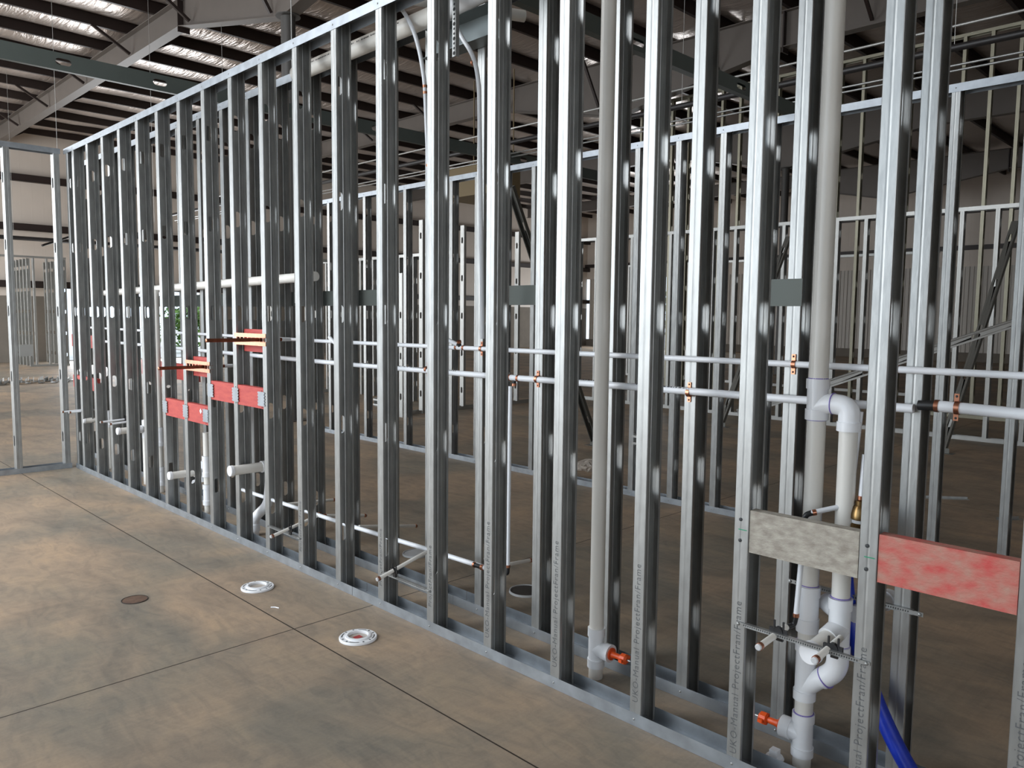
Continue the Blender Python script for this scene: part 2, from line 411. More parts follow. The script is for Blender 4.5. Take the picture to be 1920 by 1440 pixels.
H1 = 3.07
m_front = stud_mesh(H1)
front_y = [k*S for k in range(-3, 18)] + [7.09]
INKG = mat('faded_ink', (.10, .105, .11), .5)
_txt = {}
def stamp(parent, y, z0, txt, z1=None):
    if txt not in _txt:
        cu = bpy.data.curves.new('stamped_lettering', 'FONT'); cu.body = txt; cu.size = .036; cu.extrude = .0001; cu.resolution_u = 2; cu.space_character = 1.12; cu.offset = -.0004
        tmp = bpy.data.objects.new('lettering_source', cu); COL.objects.link(tmp)
        bpy.context.view_layer.update()
        me = bpy.data.meshes.new_from_object(tmp.evaluated_get(bpy.context.evaluated_depsgraph_get()))
        bpy.data.objects.remove(tmp); me.name = 'stamped_lettering'; me.materials.clear(); me.materials.append(INKG); _txt[txt] = me
    o = bpy.data.objects.new('stamped_lettering', _txt[txt]); COL.objects.link(o); o.parent = parent
    o.matrix_local = Matrix(((0, 0, -1, -.0012), (0, 1, 0, -FL+.014), (1, 0, 0, z0), (0, 0, 0, 1)))
    o['label'] = 'dark printed lettering running up the flange'
NB = {-3: 'just outside the right edge, beyond the red board', -2: 'at the right end of the red board', -1: 'between the grey and red boards', 0: 'holding the left end of the grey board',
      1: 'just right of the lone floor pipe', 2: 'just left of the lone floor pipe'}
n = 0
for k, y in enumerate(front_y):
    kk = k-3
    if kk == -3: continue
    lab = 'galvanized steel stud in the front row, %s from the right' % nth(kk+3)
    if kk in NB: lab = 'galvanized stud in the front row, ' + NB[kk]
    o = place_stud(m_front, 0, y, lab, 'front row studs')
    if kk in (-2, -1, 0, 1, 2, 3): stamp(o, y, {-2: .12, -1: .03, 0: .06}.get(kk, .09), 'UKO-Manual ProjectFran/Frame')
    elif kk in (4, 5, 7): stamp(o, y, .12, 'ProjectFran/Frame')
    if kk in (-1, 0):
        for dz in (.80, .87):
            obj('screw', (lambda y, dz: lambda bm: lathe(bm, [(.006, 0), (.006, .0015), (.003, .003)], (-.0005, y-.022, dz), (-1, 0, 0), 10))(y, dz), MARK, o)
        obj('green_tick', (lambda y: lambda bm: box(bm, (-.0011, y-.045, .835), (-.0006, y-.015, .838), Matrix.Translation((0, 0, 0))))(y), GREENINK, o)
H2 = 3.05; XB = .312
m_back = m_front
back_y = [k*S for k in range(-3, 21)]
for k, y in enumerate(back_y):
    kk = k-3
    if kk == -3: continue
    place_stud(m_back, XB, y, 'galvanized steel stud in the second row behind the pipes, %s from the right' % nth(kk+3), 'second row studs')

TR = {}
def track(name, p0, p1, z, d, ld, label, group, screws=(), mtl=GALV_TR, front=True):
    t = thing(name, (p0[0], p0[1], z), label, 'track', group)
    obj('channel', track_fn(p0, p1, z, d, ld), mtl, t, False)
    for y in screws: screw(t, (p0[0]-.0013 if front else p0[0], y, z+ld*.026), (-1, 0, 0))
    return t
# the left normal of a track running towards -Y is +X
def ytrack(name, x, ya, yb, z, d, ld, label, group, scr=(), mtl=GALV_TR):
    return track(name, (x, yb), (x, ya), z, d, ld, label, group, scr, mtl)
sc = lambda a, b, ys: [y-.022 for y in ys if a < y-.022 < b]
DD = D+.003
ytrack('floor_track', -.0015, -1.3, 2.27, .001, DD, 1, 'galvanized floor track under the front row, right length up to the joint', 'floor tracks', sc(-1, 2.27, front_y))
ytrack('floor_track', -.0015, 2.273, 7.12, .001, DD, 1, 'galvanized floor track under the front row, left length past the joint', 'floor tracks', sc(2.27, 7.1, front_y))
ytrack('ceiling_track', -.0015, -1.3, 5.3, H1+.004, DD, -1, 'galvanized top track capping the front row, right length', 'top tracks', sc(-1, 5.3, front_y))
ytrack('ceiling_track', -.0015, 5.303, 7.15, H1+.004, DD, -1, 'galvanized top track capping the front row, short left length', 'top tracks', sc(5.3, 7.1, front_y))
ytrack('floor_track', XB-.0015, -1.3, 1.79, .001, DD, 1, 'galvanized floor track under the second row, right length up to the joint', 'floor tracks', sc(-1, 1.79, back_y))
ytrack('floor_track', XB-.0015, 1.793, 8.2, .001, DD, 1, 'galvanized floor track under the second row, left length past the joint', 'floor tracks', sc(1.8, 8.2, back_y))
ytrack('ceiling_track', XB-.0015, -1.3, 4.2, H1+.004, DD, -1, 'galvanized top track of the second row, right length', 'top tracks', sc(-1, 4.2, back_y))
ytrack('ceiling_track', XB-.0015, 4.203, 8.2, H1+.004, DD, -1, 'galvanized top track of the second row, left length', 'top tracks', sc(4.2, 8.2, back_y))

# return wall at the far left end, running along X
YR = 7.15
for i, x in enumerate((-.09, -.50, -.905, -1.31, -1.72)):
    if i > 2: continue
    place_stud(m_front, x, YR, 'steel stud of the side wall at far left, %s from the corner' % nth(i+1), 'side wall studs', PI/2)
track('floor_track', (-3.2, YR-.0015), (-.03, YR-.0015), .001, DD, 1, 'galvanized floor track of the side wall at far left', 'floor tracks', front=False)
track('ceiling_track', (-3.2, YR-.0015), (-.03, YR-.0015), H1+.004, DD, -1, 'galvanized top track of the side wall at far left', 'top tracks', front=False)
def ebox(loc, sx, label, rot=0, size=(.04, .10, .10)):
    t = thing('electrical_box', loc, label, 'electrical box')
    x, y, z = loc; a, b, c = size
    def fn(bm):
        M = Matrix.Translation((x, y, z)) @ Matrix.Rotation(rot, 4, 'Z'); th = .0016
        box(bm, (a-th, 0, 0), (a, b, c), M)
        box(bm, (0, 0, 0), (a-th, th, c), M); box(bm, (0, b-th, 0), (a-th, b, c), M); box(bm, (0, th, 0), (a-th, b-th, th), M); box(bm, (0, th, c-th), (a-th, b-th, c), M)
    obj('box_shell', fn, GALV_FAR, t, False)
    obj('bracket_tab', lambda bm: (box(bm, (-.004, -.012, .01), (-.002, b+.012, .03), Matrix.Translation((x, y, z)) @ Matrix.Rotation(rot, 4, 'Z')), box(bm, (-.004, -.012, c-.03), (-.002, b+.012, c-.01), Matrix.Translation((x, y, z)) @ Matrix.Rotation(rot, 4, 'Z'))), GALV_FAR, t, False)
    return t
ebox((-.443, YR+.01, 1.11), 1, 'square metal electrical box on a side wall stud at far left', -PI/2, (.05, .11, .11))

# third partition (parallel, across the room)
X3, H3 = 3.08, 2.98
m3 = stud_mesh(H3-.006)
ys3 = [.33+.398*k for k in range(-3, 20)]
for i, y in enumerate(ys3):
    if y < -.4: continue
    place_stud(m3, X3, y, 'steel stud of the third partition across the room, %s from the right' % nth(i), 'third partition studs')
ytrack('floor_track', X3-.0015, -1.2, 3.55, .001, DD, 1, 'floor track of the third partition, right length', 'floor tracks', sc(-1, 3.5, ys3))
ytrack('floor_track', X3-.0015, 3.553, 8.0, .001, DD, 1, 'floor track of the third partition, left length', 'floor tracks', sc(3.6, 8, ys3))
ytrack('ceiling_track', X3-.0015, -1.2, 2.5, H3, DD, -1, 'top track of the third partition, right length', 'top tracks', sc(-1, 2.5, ys3))
ytrack('ceiling_track', X3-.0015, 2.503, 8.0, H3, DD, -1, 'top track of the third partition, left length', 'top tracks', sc(2.5, 8, ys3))
ebox((X3+.0, 6.42, .44), 1, 'metal electrical box low on the third partition, the farther one', 0, (.045, .07, .10))
ebox((X3+.0, 2.60, .44), 1, 'metal electrical box low on the third partition, the nearer one', 0, (.045, .07, .10))

# fourth partition and the tall one under the second frame
X4, H4 = 8.85, 2.97
m4 = stud_mesh(H4-.006, GALV_FAR)
ys4 = [3.46-.398*k for k in range(-12, 16)]
for i, y in enumerate(sorted(ys4)):
    if y < -1.6 or 3.6 < y < 4.2: continue
    place_stud(m4, X4, y, 'steel stud of the fourth partition in the background, %s from its right end' % nth(i+1), 'fourth partition studs', solidify=False)
ytrack('floor_track', X4-.0015, -2.2, 8.3, .001, DD, 1, 'floor track of the fourth partition in the background', 'floor tracks', mtl=GALV_FAR)
ytrack('ceiling_track', X4-.0015, -2.2, 8.3, H4, DD, -1, 'top track of the fourth partition in the background', 'top tracks', mtl=GALV_FAR)
X5, H5 = 11.4, 5.95
WARM = mat('galvanized_warm', (.36, .34, .26), .45, .6, .1, 5)
m5 = stud_mesh(H5-.006, WARM)
ys5 = [1.92+.38*k for k in range(-7, 22)]
for i, y in enumerate(ys5):
    if y < -1 or 9 < y: continue
    place_stud(m5, X5, y, 'very tall steel stud under the second roof frame, %s from its right end' % nth(i+1), 'tall partition studs', solidify=False)
ytrack('floor_track', X5-.0015, -2, 9.2, .001, DD, 1, 'floor track of the very tall partition', 'floor tracks', mtl=WARM)
ytrack('ceiling_track', X5-.0015, -2, 9.2, H5, DD, -1, 'slotted top track of the very tall partition under the roof frame', 'top tracks', mtl=WARM)

# cream-looking studs of walls running away, webs towards the camera
mP = stud_mesh(2.99, GALV_FAR); mP2 = stud_mesh(2.15, GALV_FAR)
PW = [(4.72, 8.11, mP2), (5.25, 8.3, mP), (5.66, 8.3, mP), (6.14, 8.35, mP), (6.56, 8.35, mP), (7.0, 8.35, mP), (7.4, 8.35, mP), (7.85, 8.35, mP)]
for i, (x, y, me) in enumerate(PW):
    place_stud(me, x, y, 'free-standing stud, slotted web facing out, %s from left behind the third partition' % nth(i+1), 'cross partition studs', PI/2, solidify=False)
track('floor_track', (4.6, 8.32), (8.4, 8.32), .001, DD, 1, 'floor track of the cross partition behind the third partition', 'floor tracks', mtl=GALV_FAR)
mQ = stud_mesh(2.6, GALV_FAR)
for i, x in enumerate((4.4, 4.8, 5.2, 5.6, 6.05, 6.5, 6.9)):
    place_stud(mQ, x, 12.2, 'steel stud of the deeper cross partition, %s from the left' % nth(i+1), 'deep cross partition studs', PI/2, solidify=False)
track('floor_track', (4.2, 12.2), (7.2, 12.2), .001, DD, 1, 'floor track of the deeper cross partition', 'floor tracks', mtl=GALV_FAR)
track('ceiling_track', (4.2, 12.2), (7.2, 12.2), 2.606, DD, -1, 'top track of the deeper cross partition', 'top tracks', mtl=GALV_FAR)
mR = stud_mesh(2.6, GALV_FAR)
for i in range(16):
    y = 8.6+.4064*i
    place_stud(mR, 6.2+.0*i, y+.4, 'stud of the partition receding behind the cross partition, %s from its near end' % nth(i+1), 'receding partition studs', 0, solidify=False)
ytrack('ceiling_track', 6.198, 8.7, 15.3, 2.606, DD, -1, 'top track of the receding partition', 'top tracks', mtl=GALV_FAR)
# far left partition (an L beyond the side wall)
mL = stud_mesh(3.0, GALV_FAR)
for i, x in enumerate((3.62, 3.95, 4.28)):
    place_stud(mL, x, 23.5, 'steel stud of the far corner partition by the bright doorway, %s from its left' % nth(i+1), 'far corner studs', PI/2, solidify=False)
for i in range(6):
    place_stud(mL, 3.5, 23.7+.36*i, 'far corner partition stud in the run going back, %s from its corner' % nth(i+1), 'far corner studs running back', 0, solidify=False)
for i in range(6):
    place_stud(mL, 4.36-.0*i, 23.55+.38*i, 'steel stud of the far corner partition, doorway side, %s from its corner' % nth(i+1), 'far corner doorway studs', 0, solidify=False)
track('floor_track', (3.5, 23.5), (4.46, 23.5), .001, DD, 1, 'floor track of the far corner partition', 'floor tracks', mtl=GALV_FAR)
track('ceiling_track', (1.0, 23.5), (4.46, 23.5), 3.06, DD, -1, 'top track of the far corner partition', 'top tracks', mtl=GALV_FAR)

# diagonal kicker braces made from studs
def diag(a, b, label, m=GALV_FAR, roll=0, foot=True, Dd=.092, Fl=.045):
    a = Vector(a); b = Vector(b); d = b-a
    t = thing('diagonal_brace', a, label, 'brace')
    M = Matrix.Translation(a) @ d.to_track_quat('Z', 'Y').to_matrix().to_4x4() @ Matrix.Rotation(roll, 4, 'Z')
    me = mesh('brace_channel', stud_fn(d.length, Dd, Fl), m); me.transform(Matrix.Translation(-a) @ M)
    o = obj('brace_channel', me, None, t); 
    if foot: obj('foot_angle', lambda bm: (box(bm, (a.x-.06, a.y-.09, .0005), (a.x+.06, a.y+.09, .003)), box(bm, (a.x-.003, a.y-.04, .003), (a.x, a.y+.04, .06))), m, t, False)
    return t
GD = mat('galvanized_dull', (.17, .17, .155), .5, .7)
diag((7.55, 1.51, .06), (8.8, 1.2, 2.75), 'dark steel kicker brace leaning to the fourth partition, nearest the right edge', GD)
diag((7.55, 4.39, .06), (8.8, 4.1, 2.75), 'dark steel kicker brace leaning to the fourth partition, behind the middle studs', GD)
diag((4.9, 4.59, .06), (3.35, 4.5, 2.85), 'dark steel kicker brace leaning back from the third partition', GD)
diag((6.2, 3.4, .35), (8.7, -.2, 2.0), 'long bright slotted brace lying diagonally across the right background', GALV_FAR, PI/2, False)

# C joists lying across the wall tops
def joist(x0, x1, y, z, h, w_, label, holes=(), hw=.06, hh=.019):
    t = thing('cross_joist', (x0, y, z), label, 'joist', 'cross joists')
    def fn(bm):
        zc = z+h/2; x = x0
        def q(a, b, c, d_): bm.faces.new([bm.verts.new(p) for p in ((a, y, c), (b, y, c), (b, y, d_), (a, y, d_))])
        for c in holes:
            q(x, c-hw, z, z+h); q(c-hw, c+hw, z, zc-hh); q(c-hw, c+hw, zc+hh, z+h)
            for sx in (-1, 1):
                for sz in (-1, 1):
                    cc = bm.verts.new((c+sx*hw, y, zc+sz*hh)); arc = [bm.verts.new((c+sx*(hw-hh+hh*math.cos(t_*PI/8)), y, zc+sz*hh*math.sin(t_*PI/8))) for t_ in range(5)]
                    for i in range(4): bm.faces.new((cc, arc[i], arc[i+1]))
            x = c+hw
        q(x, x1, z, z+h)
        for zz, s in ((z, 1), (z+h, -1)):
            bm.faces.new([bm.verts.new(p) for p in ((x0, y, zz), (x1, y, zz), (x1, y+w_, zz), (x0, y+w_, zz))])
            bm.faces.new([bm.verts.new(p) for p in ((x0, y+w_, zz), (x1, y+w_, zz), (x1, y+w_, zz+s*.015), (x0, y+w_, zz+s*.015))])
        bmesh.ops.remove_doubles(bm, verts=bm.verts, dist=.0001)
    obj('channel', fn, JOIST, t, False); return t
joist(-6, 9, 7.35, 3.86, .165, .05, 'grey-green punched joist hung across the shed, left of the round column', [.085+.913*k for k in range(-6, 9)], .07, .031)
joist(.05, 4.2, 1.55, 3.078, .095, .05, 'grey-green punched joist lying across the wall tops, nearer the camera', [1.5, 2.7])

# ------------------------------------------------------------------ plumbing in the chase
XC = .203
def P3(y, z, x=XC): return Vector((x, y, z))
def sleeve(bm, p, axis, r, L, t=.005):
    lathe(bm, [(r, 0), (r+t, .0), (r+t, L), (r, L)], p, axis, 24)
def ring(parent, p, axis, r):
    return obj('primer_ring', lambda bm: lathe(bm, [(r, 0), (r+.0012, .0004), (r+.0012, .003), (r, .0034)], p, axis, 24), PRIMER, parent)
def test_plug(parent, p, axis, r):
    ax = Vector(axis).normalized(); p = Vector(p)
    t = obj('test_plug', lambda bm: lathe(bm, [(r*.86, -.01), (r*.86, .004), (r*.5, .006), (r*.4, .02), (r*.36, .055), (r*.45, .056)], p, ax, 16), ORANGE, parent, label='orange test plug')
    def wing(bm):
        lathe(bm, [(.014, .05), (.022, .053), (.022, .075), (.013, .082)], p, ax, 8)
        M = Matrix.Translation(p+ax*.066) @ ax.to_track_quat('Z', 'Y').to_matrix().to_4x4()
        box(bm, (-.031, -.006, -.008), (.031, .006, .008), M)
    obj('wing_nut', wing, ORANGE, t)
    obj('bolt_end', lambda bm: lathe(bm, [(.004, .08), (.004, .095), (.002, .1)], p, ax, 8), GALV, t)
r2 = .0302
# tall stack with the orange plug (left one)
s1 = thing('drain_stack', (XC, .735, 0), 'single white vent pipe rising from the floor with an orange test plug pointing right', 'pipe', 'vertical drain pipes')
y1 = .735
obj('pipe', lambda bm: tube(bm, [P3(y1, .001), P3(y1, .06)], r2, 24), PVC, s1)
obj('pipe', lambda bm: tube(bm, [P3(y1, .19), P3(y1, 3.9)], r2, 28), PVC, s1)
def tee1(bm):
    tube(bm, [P3(y1, .058), P3(y1, .215)], r2+.003, 24); sleeve(bm, P3(y1, .05), (0, 0, 1), r2, .035, .007); sleeve(bm, P3(y1, .185), (0, 0, 1), r2, .035, .007)
    tube(bm, [P3(y1, .13), P3(y1-.075, .13)], r2+.003, 24); sleeve(bm, P3(y1-.045, .13), (0, -1, 0), r2, .035, .007)
obj('cleanout_tee', tee1, PVCF, s1); test_plug(s1, P3(y1-.082, .13), (0, -1, 0), r2)
# the double stack at the right
s2 = thing('drain_stack', (XC, -.175, 0), 'double white drain stack with an orange test plug pointing left, behind the grey board', 'pipe', 'vertical drain pipes')
ya, yb_ = -.172, -.278
obj('pipe', lambda bm: tube(bm, [P3(ya, .001), P3(ya, .06)], r2, 24), PVC, s2, label='floor stub with grey dirt')
def low(bm):
    tube(bm, [P3(ya, .05), P3(ya, .185)], r2+.003, 24); sleeve(bm, P3(ya, .04), (0, 0, 1), r2, .03, .007); sleeve(bm, P3(ya, .160), (0, 0, 1), r2, .03, .007)
    tube(bm, [P3(ya, .115), P3(ya+.07, .115)], r2+.003, 24); sleeve(bm, P3(ya+.04, .115), (0, 1, 0), r2, .035, .007)
obj('cleanout_tee', low, PVCF, s2); test_plug(s2, P3(ya+.078, .115), (0, 1, 0), r2); ring(s2, P3(ya, .189), (0, 0, 1), r2+.002)
obj('pipe', lambda bm: tube(bm, [P3(ya, .185), P3(ya, .25)], r2, 24), PVC, s2)
def wye(bm):
    tube(bm, [P3(ya, .245), P3(ya, .44)], r2+.003, 24); sleeve(bm, P3(ya, .24), (0, 0, 1), r2, .032, .007); sleeve(bm, P3(ya, .41), (0, 0, 1), r2, .032, .007)
    tube(bm, fillet([P3(ya, .28), P3(ya-.045, .325), P3(ya-.075, .345)], .03), r2+.003, 24)
obj('wye', wye, PVCF, s2)
obj('elbow', lambda bm: (tube(bm, fillet([P3(ya-.055, .328), P3(yb_, .375), P3(yb_, .45)], .05, 8), r2+.005, 24), sleeve(bm, P3(yb_, .425), (0, 0, 1), r2, .035, .008)), PVCF, s2)
rg = ring(s2, P3(yb_, .461), (0, 0, 1), r2+.003); ring(s2, P3(ya, .443), (0, 0, 1), r2+.002)
ring(s2, P3(ya-.068, .338), (0, -.75, .6), r2+.0065)
obj('pipe', lambda bm: tube(bm, [P3(ya, .43), P3(ya, .56)], r2, 24), PVC, s2)
obj('coupling', lambda bm: (sleeve(bm, P3(ya, .478), (0, 0, 1), r2, .045, .007), tube(bm, [P3(ya, .52), P3(ya, .62)], r2+.004, 24), sleeve(bm, P3(ya, .60), (0, 0, 1), r2, .035, .007)), PVCF, s2)
ring(s2, P3(ya, .637), (0, 0, 1), r2)
# sanitary tee on the drop with the capped arm towards the room
def santee(bm):
    tube(bm, [P3(yb_, .455), P3(yb_, .62)], r2+.004, 24); sleeve(bm, P3(yb_, .585), (0, 0, 1), r2, .037, .008)
    tube(bm, [P3(yb_, .52), P3(yb_+.01, .50, XC-.06)], r2+.005, 24)
    tube(bm, [P3(yb_+.005, .56, XC+.02), P3(ya-.03, .575, XC+.06)], r2, 20)
obj('sanitary_tee', santee, PVCF, s2); ring(s2, P3(yb_, .623), (0, 0, 1), r2)
arm = obj('trap_arm', lambda bm: tube(bm, [P3(yb_+.008, .50, XC-.05), P3(yb_+.014, .484, .036)], r2*.98, 24), PVC, s2)
obj('end_cap', lambda bm: lathe(bm, [(r2+.003, 0), (r2+.0065, .002), (r2+.0065, .02), (r2+.003, .024)], P3(yb_+.014, .484, .040), (-1, .05, -.03), 28), PVCF, arm, label='bright white end cap')
obj('back_arm', lambda bm: (tube(bm, [P3(-.30, .555, XC+.06), P3(-.345, .57, .48)], r2*.95, 20), sleeve(bm, P3(-.335, .567, .44), (1, -.2, .03), r2*.95, .03, .006)), PVCF, s2)
obj('pipe', lambda bm: tube(bm, [P3(ya, .62), P3(ya, 1.21)], r2, 28), PVC, s2)
obj('pipe', lambda bm: tube(bm, [P3(yb_, .61), P3(yb_, 1.18)], r2*.96, 28), PVC, s2)
def uptee2(bm):
    tube(bm, [P3(ya, 1.205), P3(ya, 1.33)], r2+.003, 28); sleeve(bm, P3(ya, 1.20), (0, 0, 1), r2, .034, .007); sleeve(bm, P3(ya, 1.302), (0, 0, 1), r2, .033, .007)
    tube(bm, fillet([P3(ya, 1.24), P3(ya-.03, 1.255), P3(ya-.06, 1.257)], .03), r2+.003, 24)
obj('vent_tee', uptee2, PVCF, s2)
obj('elbow', lambda bm: (tube(bm, fillet([P3(ya-.045, 1.257), P3(yb_, 1.252), P3(yb_, 1.18)], .055, 9), r2+.003, 26), sleeve(bm, P3(yb_, 1.173), (0, 0, 1), r2, .03, .007)), PVCF, s2)
ring(s2, P3(ya, 1.335), (0, 0, 1), r2); ring(s2, P3(ya, 1.197), (0, 0, 1), r2); ring(s2, P3(ya-.052, 1.257), (0, -1, 0), r2+.004)
obj('pipe', lambda bm: tube(bm, [P3(ya, 1.32), P3(ya-.004, 4.0)], r2+.001, 30), PVC, s2)
# print line on the pipes: small dashes of dark ink
def inkline(bm, p0, p1, off, n, h=.004, seed=1):
    R = random.Random(seed); p0 = Vector(p0); p1 = Vector(p1); off = Vector(off); u = (p1-p0).normalized(); v = u.cross(off.normalized()).normalized(); L = (p1-p0).length; t = 0
    while t < L:
        w_ = R.uniform(.004, .012)
        if R.random() < .8:
            c = p0+u*t+off; q = [c-v*h/2, c+u*w_-v*h/2, c+u*w_+v*h/2, c+v*h/2]; bm.faces.new([bm.verts.new(x) for x in q])
        t += w_ + R.uniform(.003, .008)
obj('print_line', lambda bm: (inkline(bm, P3(ya, 1.35), P3(ya, 2.4), (-.017, .0265, 0), 60, .003), inkline(bm, P3(ya, .65), P3(ya, 1.19), (-.017, .0265, 0), 60, .003)), MARK, s2, False)

# cleanout plug on the floor
cp = thing('cleanout_plug', (.15, -.10, 0), 'white square-headed cleanout plug sitting on the floor by the drain stack', 'plug')
obj('round_base', lambda bm: lathe(bm, [(.030, .001), (.032, .02), (.028, .026)], (.15, -.10, 0), (0, 0, 1), 24), PVCF, cp)
obj('square_head', lambda bm: box(bm, (.136, -.114, .026), (.164, -.086, .05)), PVCF, cp, False)

# wall boards
tag(obj('wood_backing', lambda bm: box(bm, (.004, -.403, .765), (.042, -.052, .905)), GREYW, smooth=False), 'weathered grey timber board fixed between two front row studs', 'board', 'timber backing boards')
tag(obj('wood_backing', lambda bm: box(bm, (.004, -.81, .768), (.042, -.459, .910)), REDW2, smooth=False), 'large worn red timber board at the right edge', 'board', 'timber backing boards')
rb1 = thing('wood_backing', (.002, 3.65, .93), 'long red timber board with toothed metal plates, the higher and nearer of two', 'board', 'timber backing boards')
obj('board', lambda bm: box(bm, (.004, 3.26, .935), (.04, 4.045, 1.065)), REDW, rb1, False)
rb2 = thing('wood_backing', (.002, 4.46, .74), 'long red timber board with toothed metal plates, the lower and farther of two', 'board', 'timber backing boards')
obj('board', lambda bm: box(bm, (.004, 4.075, .745), (.04, 4.86, .878)), REDW, rb2, False)
obj('sticker', lambda bm: [bm.faces.new([bm.verts.new((.0015, 4.19+a, .835+b)) for a, b in ((.02, 0), (0, .02), (-.02, 0), (0, -.02))])], PVCF, rb2, False, label='white diamond sticker')
def nailplate(par, y, z):
    def fn(bm):
        box(bm, (-.0045, y-.038, z-.045), (-.003, y+.038, z+.045))
        for i in range(5):
            zz = z-.038+i*.019
            for s in (-1, 1):
                box(bm, (-.0042, y+s*.038 - (.008 if s < 0 else 0), zz-.005), (-.003, y+s*.038 + (.008 if s > 0 else 0), zz+.005))
    o = obj('nail_plate', fn, GALV_TR, par, False, label='toothed galvanized nail plate')
    obj('screw', lambda bm: [lathe(bm, [(.004, 0), (.003, .002)], (-.0045, y-.012, z+s*.052), (-1, 0, 0), 8) for s in (-1, 1)], MARK, o)
for y in (4.01, 3.632, 3.275): nailplate(rb1, y, .998)
for y in (4.83, 4.445, 4.10): nailplate(rb2, y, .812)
for i, (y0, y1_, z0, z1, x) in enumerate([(3.27, 3.60, 1.285, 1.43, .05), (4.08, 4.41, 1.075, 1.215, .05)]):
    tag(obj('wood_backing', (lambda a: lambda bm: box(bm, (a[4], a[0], a[2]), (a[4]+.036, a[1], a[3])))((y0, y1_, z0, z1, x)), REDW, smooth=False), 'small red timber block behind the %s copper stub-out' % ('nearer, higher' if i == 0 else 'farther, lower'), 'board', 'timber backing boards')
for i, (y0, y1_, z0, z1) in enumerate([(7.33, 8.1, 1.16, 1.29), (7.33, 8.1, .72, .85), (5.30, 6.07, .98, 1.11), (4.9, 5.28, .98, 1.11)]):
    tag(obj('wood_backing', (lambda a: lambda bm: box(bm, (XB-.04, a[0], a[2]), (XB-.003, a[1], a[3])))((y0, y1_, z0, z1)), REDW, smooth=False),
        ['dark red timber backing at the far left end, upper one', 'dark red timber backing at the far left end, lower one', 'dark red timber backing on the second row, seen left of the copper stub-outs', 'short dark red timber backing on the second row behind the farther copper stub-out'][i], 'board', 'timber backing boards')

# hot and cold lines clipped to the second row
def clamp(par, p, r):
    p = Vector(p)
    def fn(bm):
        lathe(bm, [(r+.001, -.007), (r+.0028, -.007), (r+.0028, .007), (r+.001, .007)], p, (0, 1, 0), 18)
        box(bm, (p.x+r-.002, p.y-.007+.008, p.z+r-.004), (p.x+r+.0015, p.y+.007+.008, p.z+r+.024)); box(bm, (p.x+r-.002, p.y+.001, p.z-r-.024), (p.x+r+.0015, p.y+.015, p.z-r+.004))
    o = obj('copper_strap', fn, COPPER, par, label='copper pipe strap')
    obj('screw', lambda bm: [lathe(bm, [(.004, 0), (.002, .002)], (p.x+r-.002, p.y+.008, p.z+s*(r+.016)), (-1, 0, 0), 8) for s in (-1, 1)], MARK, o)
def crimp(par, p, axis, r):
    ax = Vector(axis).normalized(); p = Vector(p)
    return obj('crimp_ring', lambda bm: lathe(bm, [(r, -.006), (r+.0018, -.006), (r+.0018, .006), (r, .006)], p, ax, 18), COPPER, par, label='copper crimp ring')
def pext(par, c, main, branch, r, rb):
    c = Vector(c); m_ = Vector(main).normalized(); b_ = Vector(branch).normalized() if branch else None
    def fn(bm):
        tube(bm, [c-m_*.022, c+m_*.022], r*.93, 14)
        if b_: tube(bm, [c, c+b_*.026], rb*.93, 14)
    obj('black_tee', fn, BLACK, par, label='black plastic tee')
    crimp(par, c-m_*.028, m_, r); crimp(par, c+m_*.028, m_, r)
    if b_: crimp(par, c+b_*.032, b_, rb)
ru, rl = .0112, .0143
lu = thing('water_line', (.29, 3, 1.365), 'upper white horizontal water pipe strapped along the second row', 'water pipe', 'horizontal water pipes')
xp = XB-.0028-ru-.0005
obj('pipe', lambda bm: tube(bm, [(xp, -1.2, 1.375), (xp, .4, 1.372), (xp, 3.2, 1.362), (xp, 4.9, 1.365), (xp, 7.6, 1.37)], ru, 16), PEX, lu)
for y in (-.013, 1.60, 2.415): clamp(lu, (xp, y-.03, 1.372 if y < 1 else 1.368), ru)
pext(lu, (xp, -.355, 1.374), (0, 1, 0), (0, 0, -1), ru, .009)
pext(lu, (xp, 1.73, 1.368), (0, 1, 0), (-.35, -.15, 1), ru, .010)
xl = XB-.0028-rl-.0005
ll = thing('water_line', (.29, 3, 1.235), 'lower white horizontal water pipe strapped along the second row, with printed text', 'water pipe', 'horizontal water pipes')
obj('pipe', lambda bm: tube(bm, [(xl, -.44, 1.253), (xl, .6, 1.245), (xl, 1.4, 1.238), (xl, 2.8, 1.232), (xl, 4.9, 1.235), (xl, 7.3, 1.24)], rl, 16), PEX, ll)
for y in (.405, 1.215, 2.025): clamp(ll, (xl, y-.03, 1.242), rl)
pext(ll, (xl, 1.335, 1.238), (0, 1, 0), (0, 0, -1), rl, .010)
def prints(bm):
    for a, b in ((.03, .62), (.78, 1.12), (1.75, 2.7)): inkline(bm, (xl, a, 1.246 if a < 1 else 1.236), (xl, b, 1.246 if a < 1 else 1.234), (-.0075, 0, .0125), 40, .006, int(a*100))
obj('print_line', prints, MARK, ll, False)
lb = thing('water_line', (.29, -.7, 1.25), 'thicker grey horizontal water pipe at the right edge with a copper strap', 'water pipe', 'horizontal water pipes')
rbg = .0175; xg = XB-.003-rbg-.0005
obj('pipe', lambda bm: tube(bm, [(xg, -.505, 1.268), (xg, -.86, 1.262)], rbg, 20), PEX, lb)
obj('coupling', lambda bm: (tube(bm, [(xg, -.455, 1.266), (xg, -.505, 1.268)], rbg*.9, 16), tube(bm, [(xg, -.86, 1.262), (xg, -.93, 1.262)], rbg*.95, 16), tube(bm, [(xg, -.93, 1.262), (xg, -1.25, 1.262)], rbg, 16)), BLACK, lb, label='black couplings at both ends')
crimp(lb, (xg, -.855, 1.262), (0, 1, 0), rbg); crimp(lb, (xg, -.508, 1.268), (0, 1, 0), rbg); clamp(lb, (xg, -.565, 1.267), rbg)
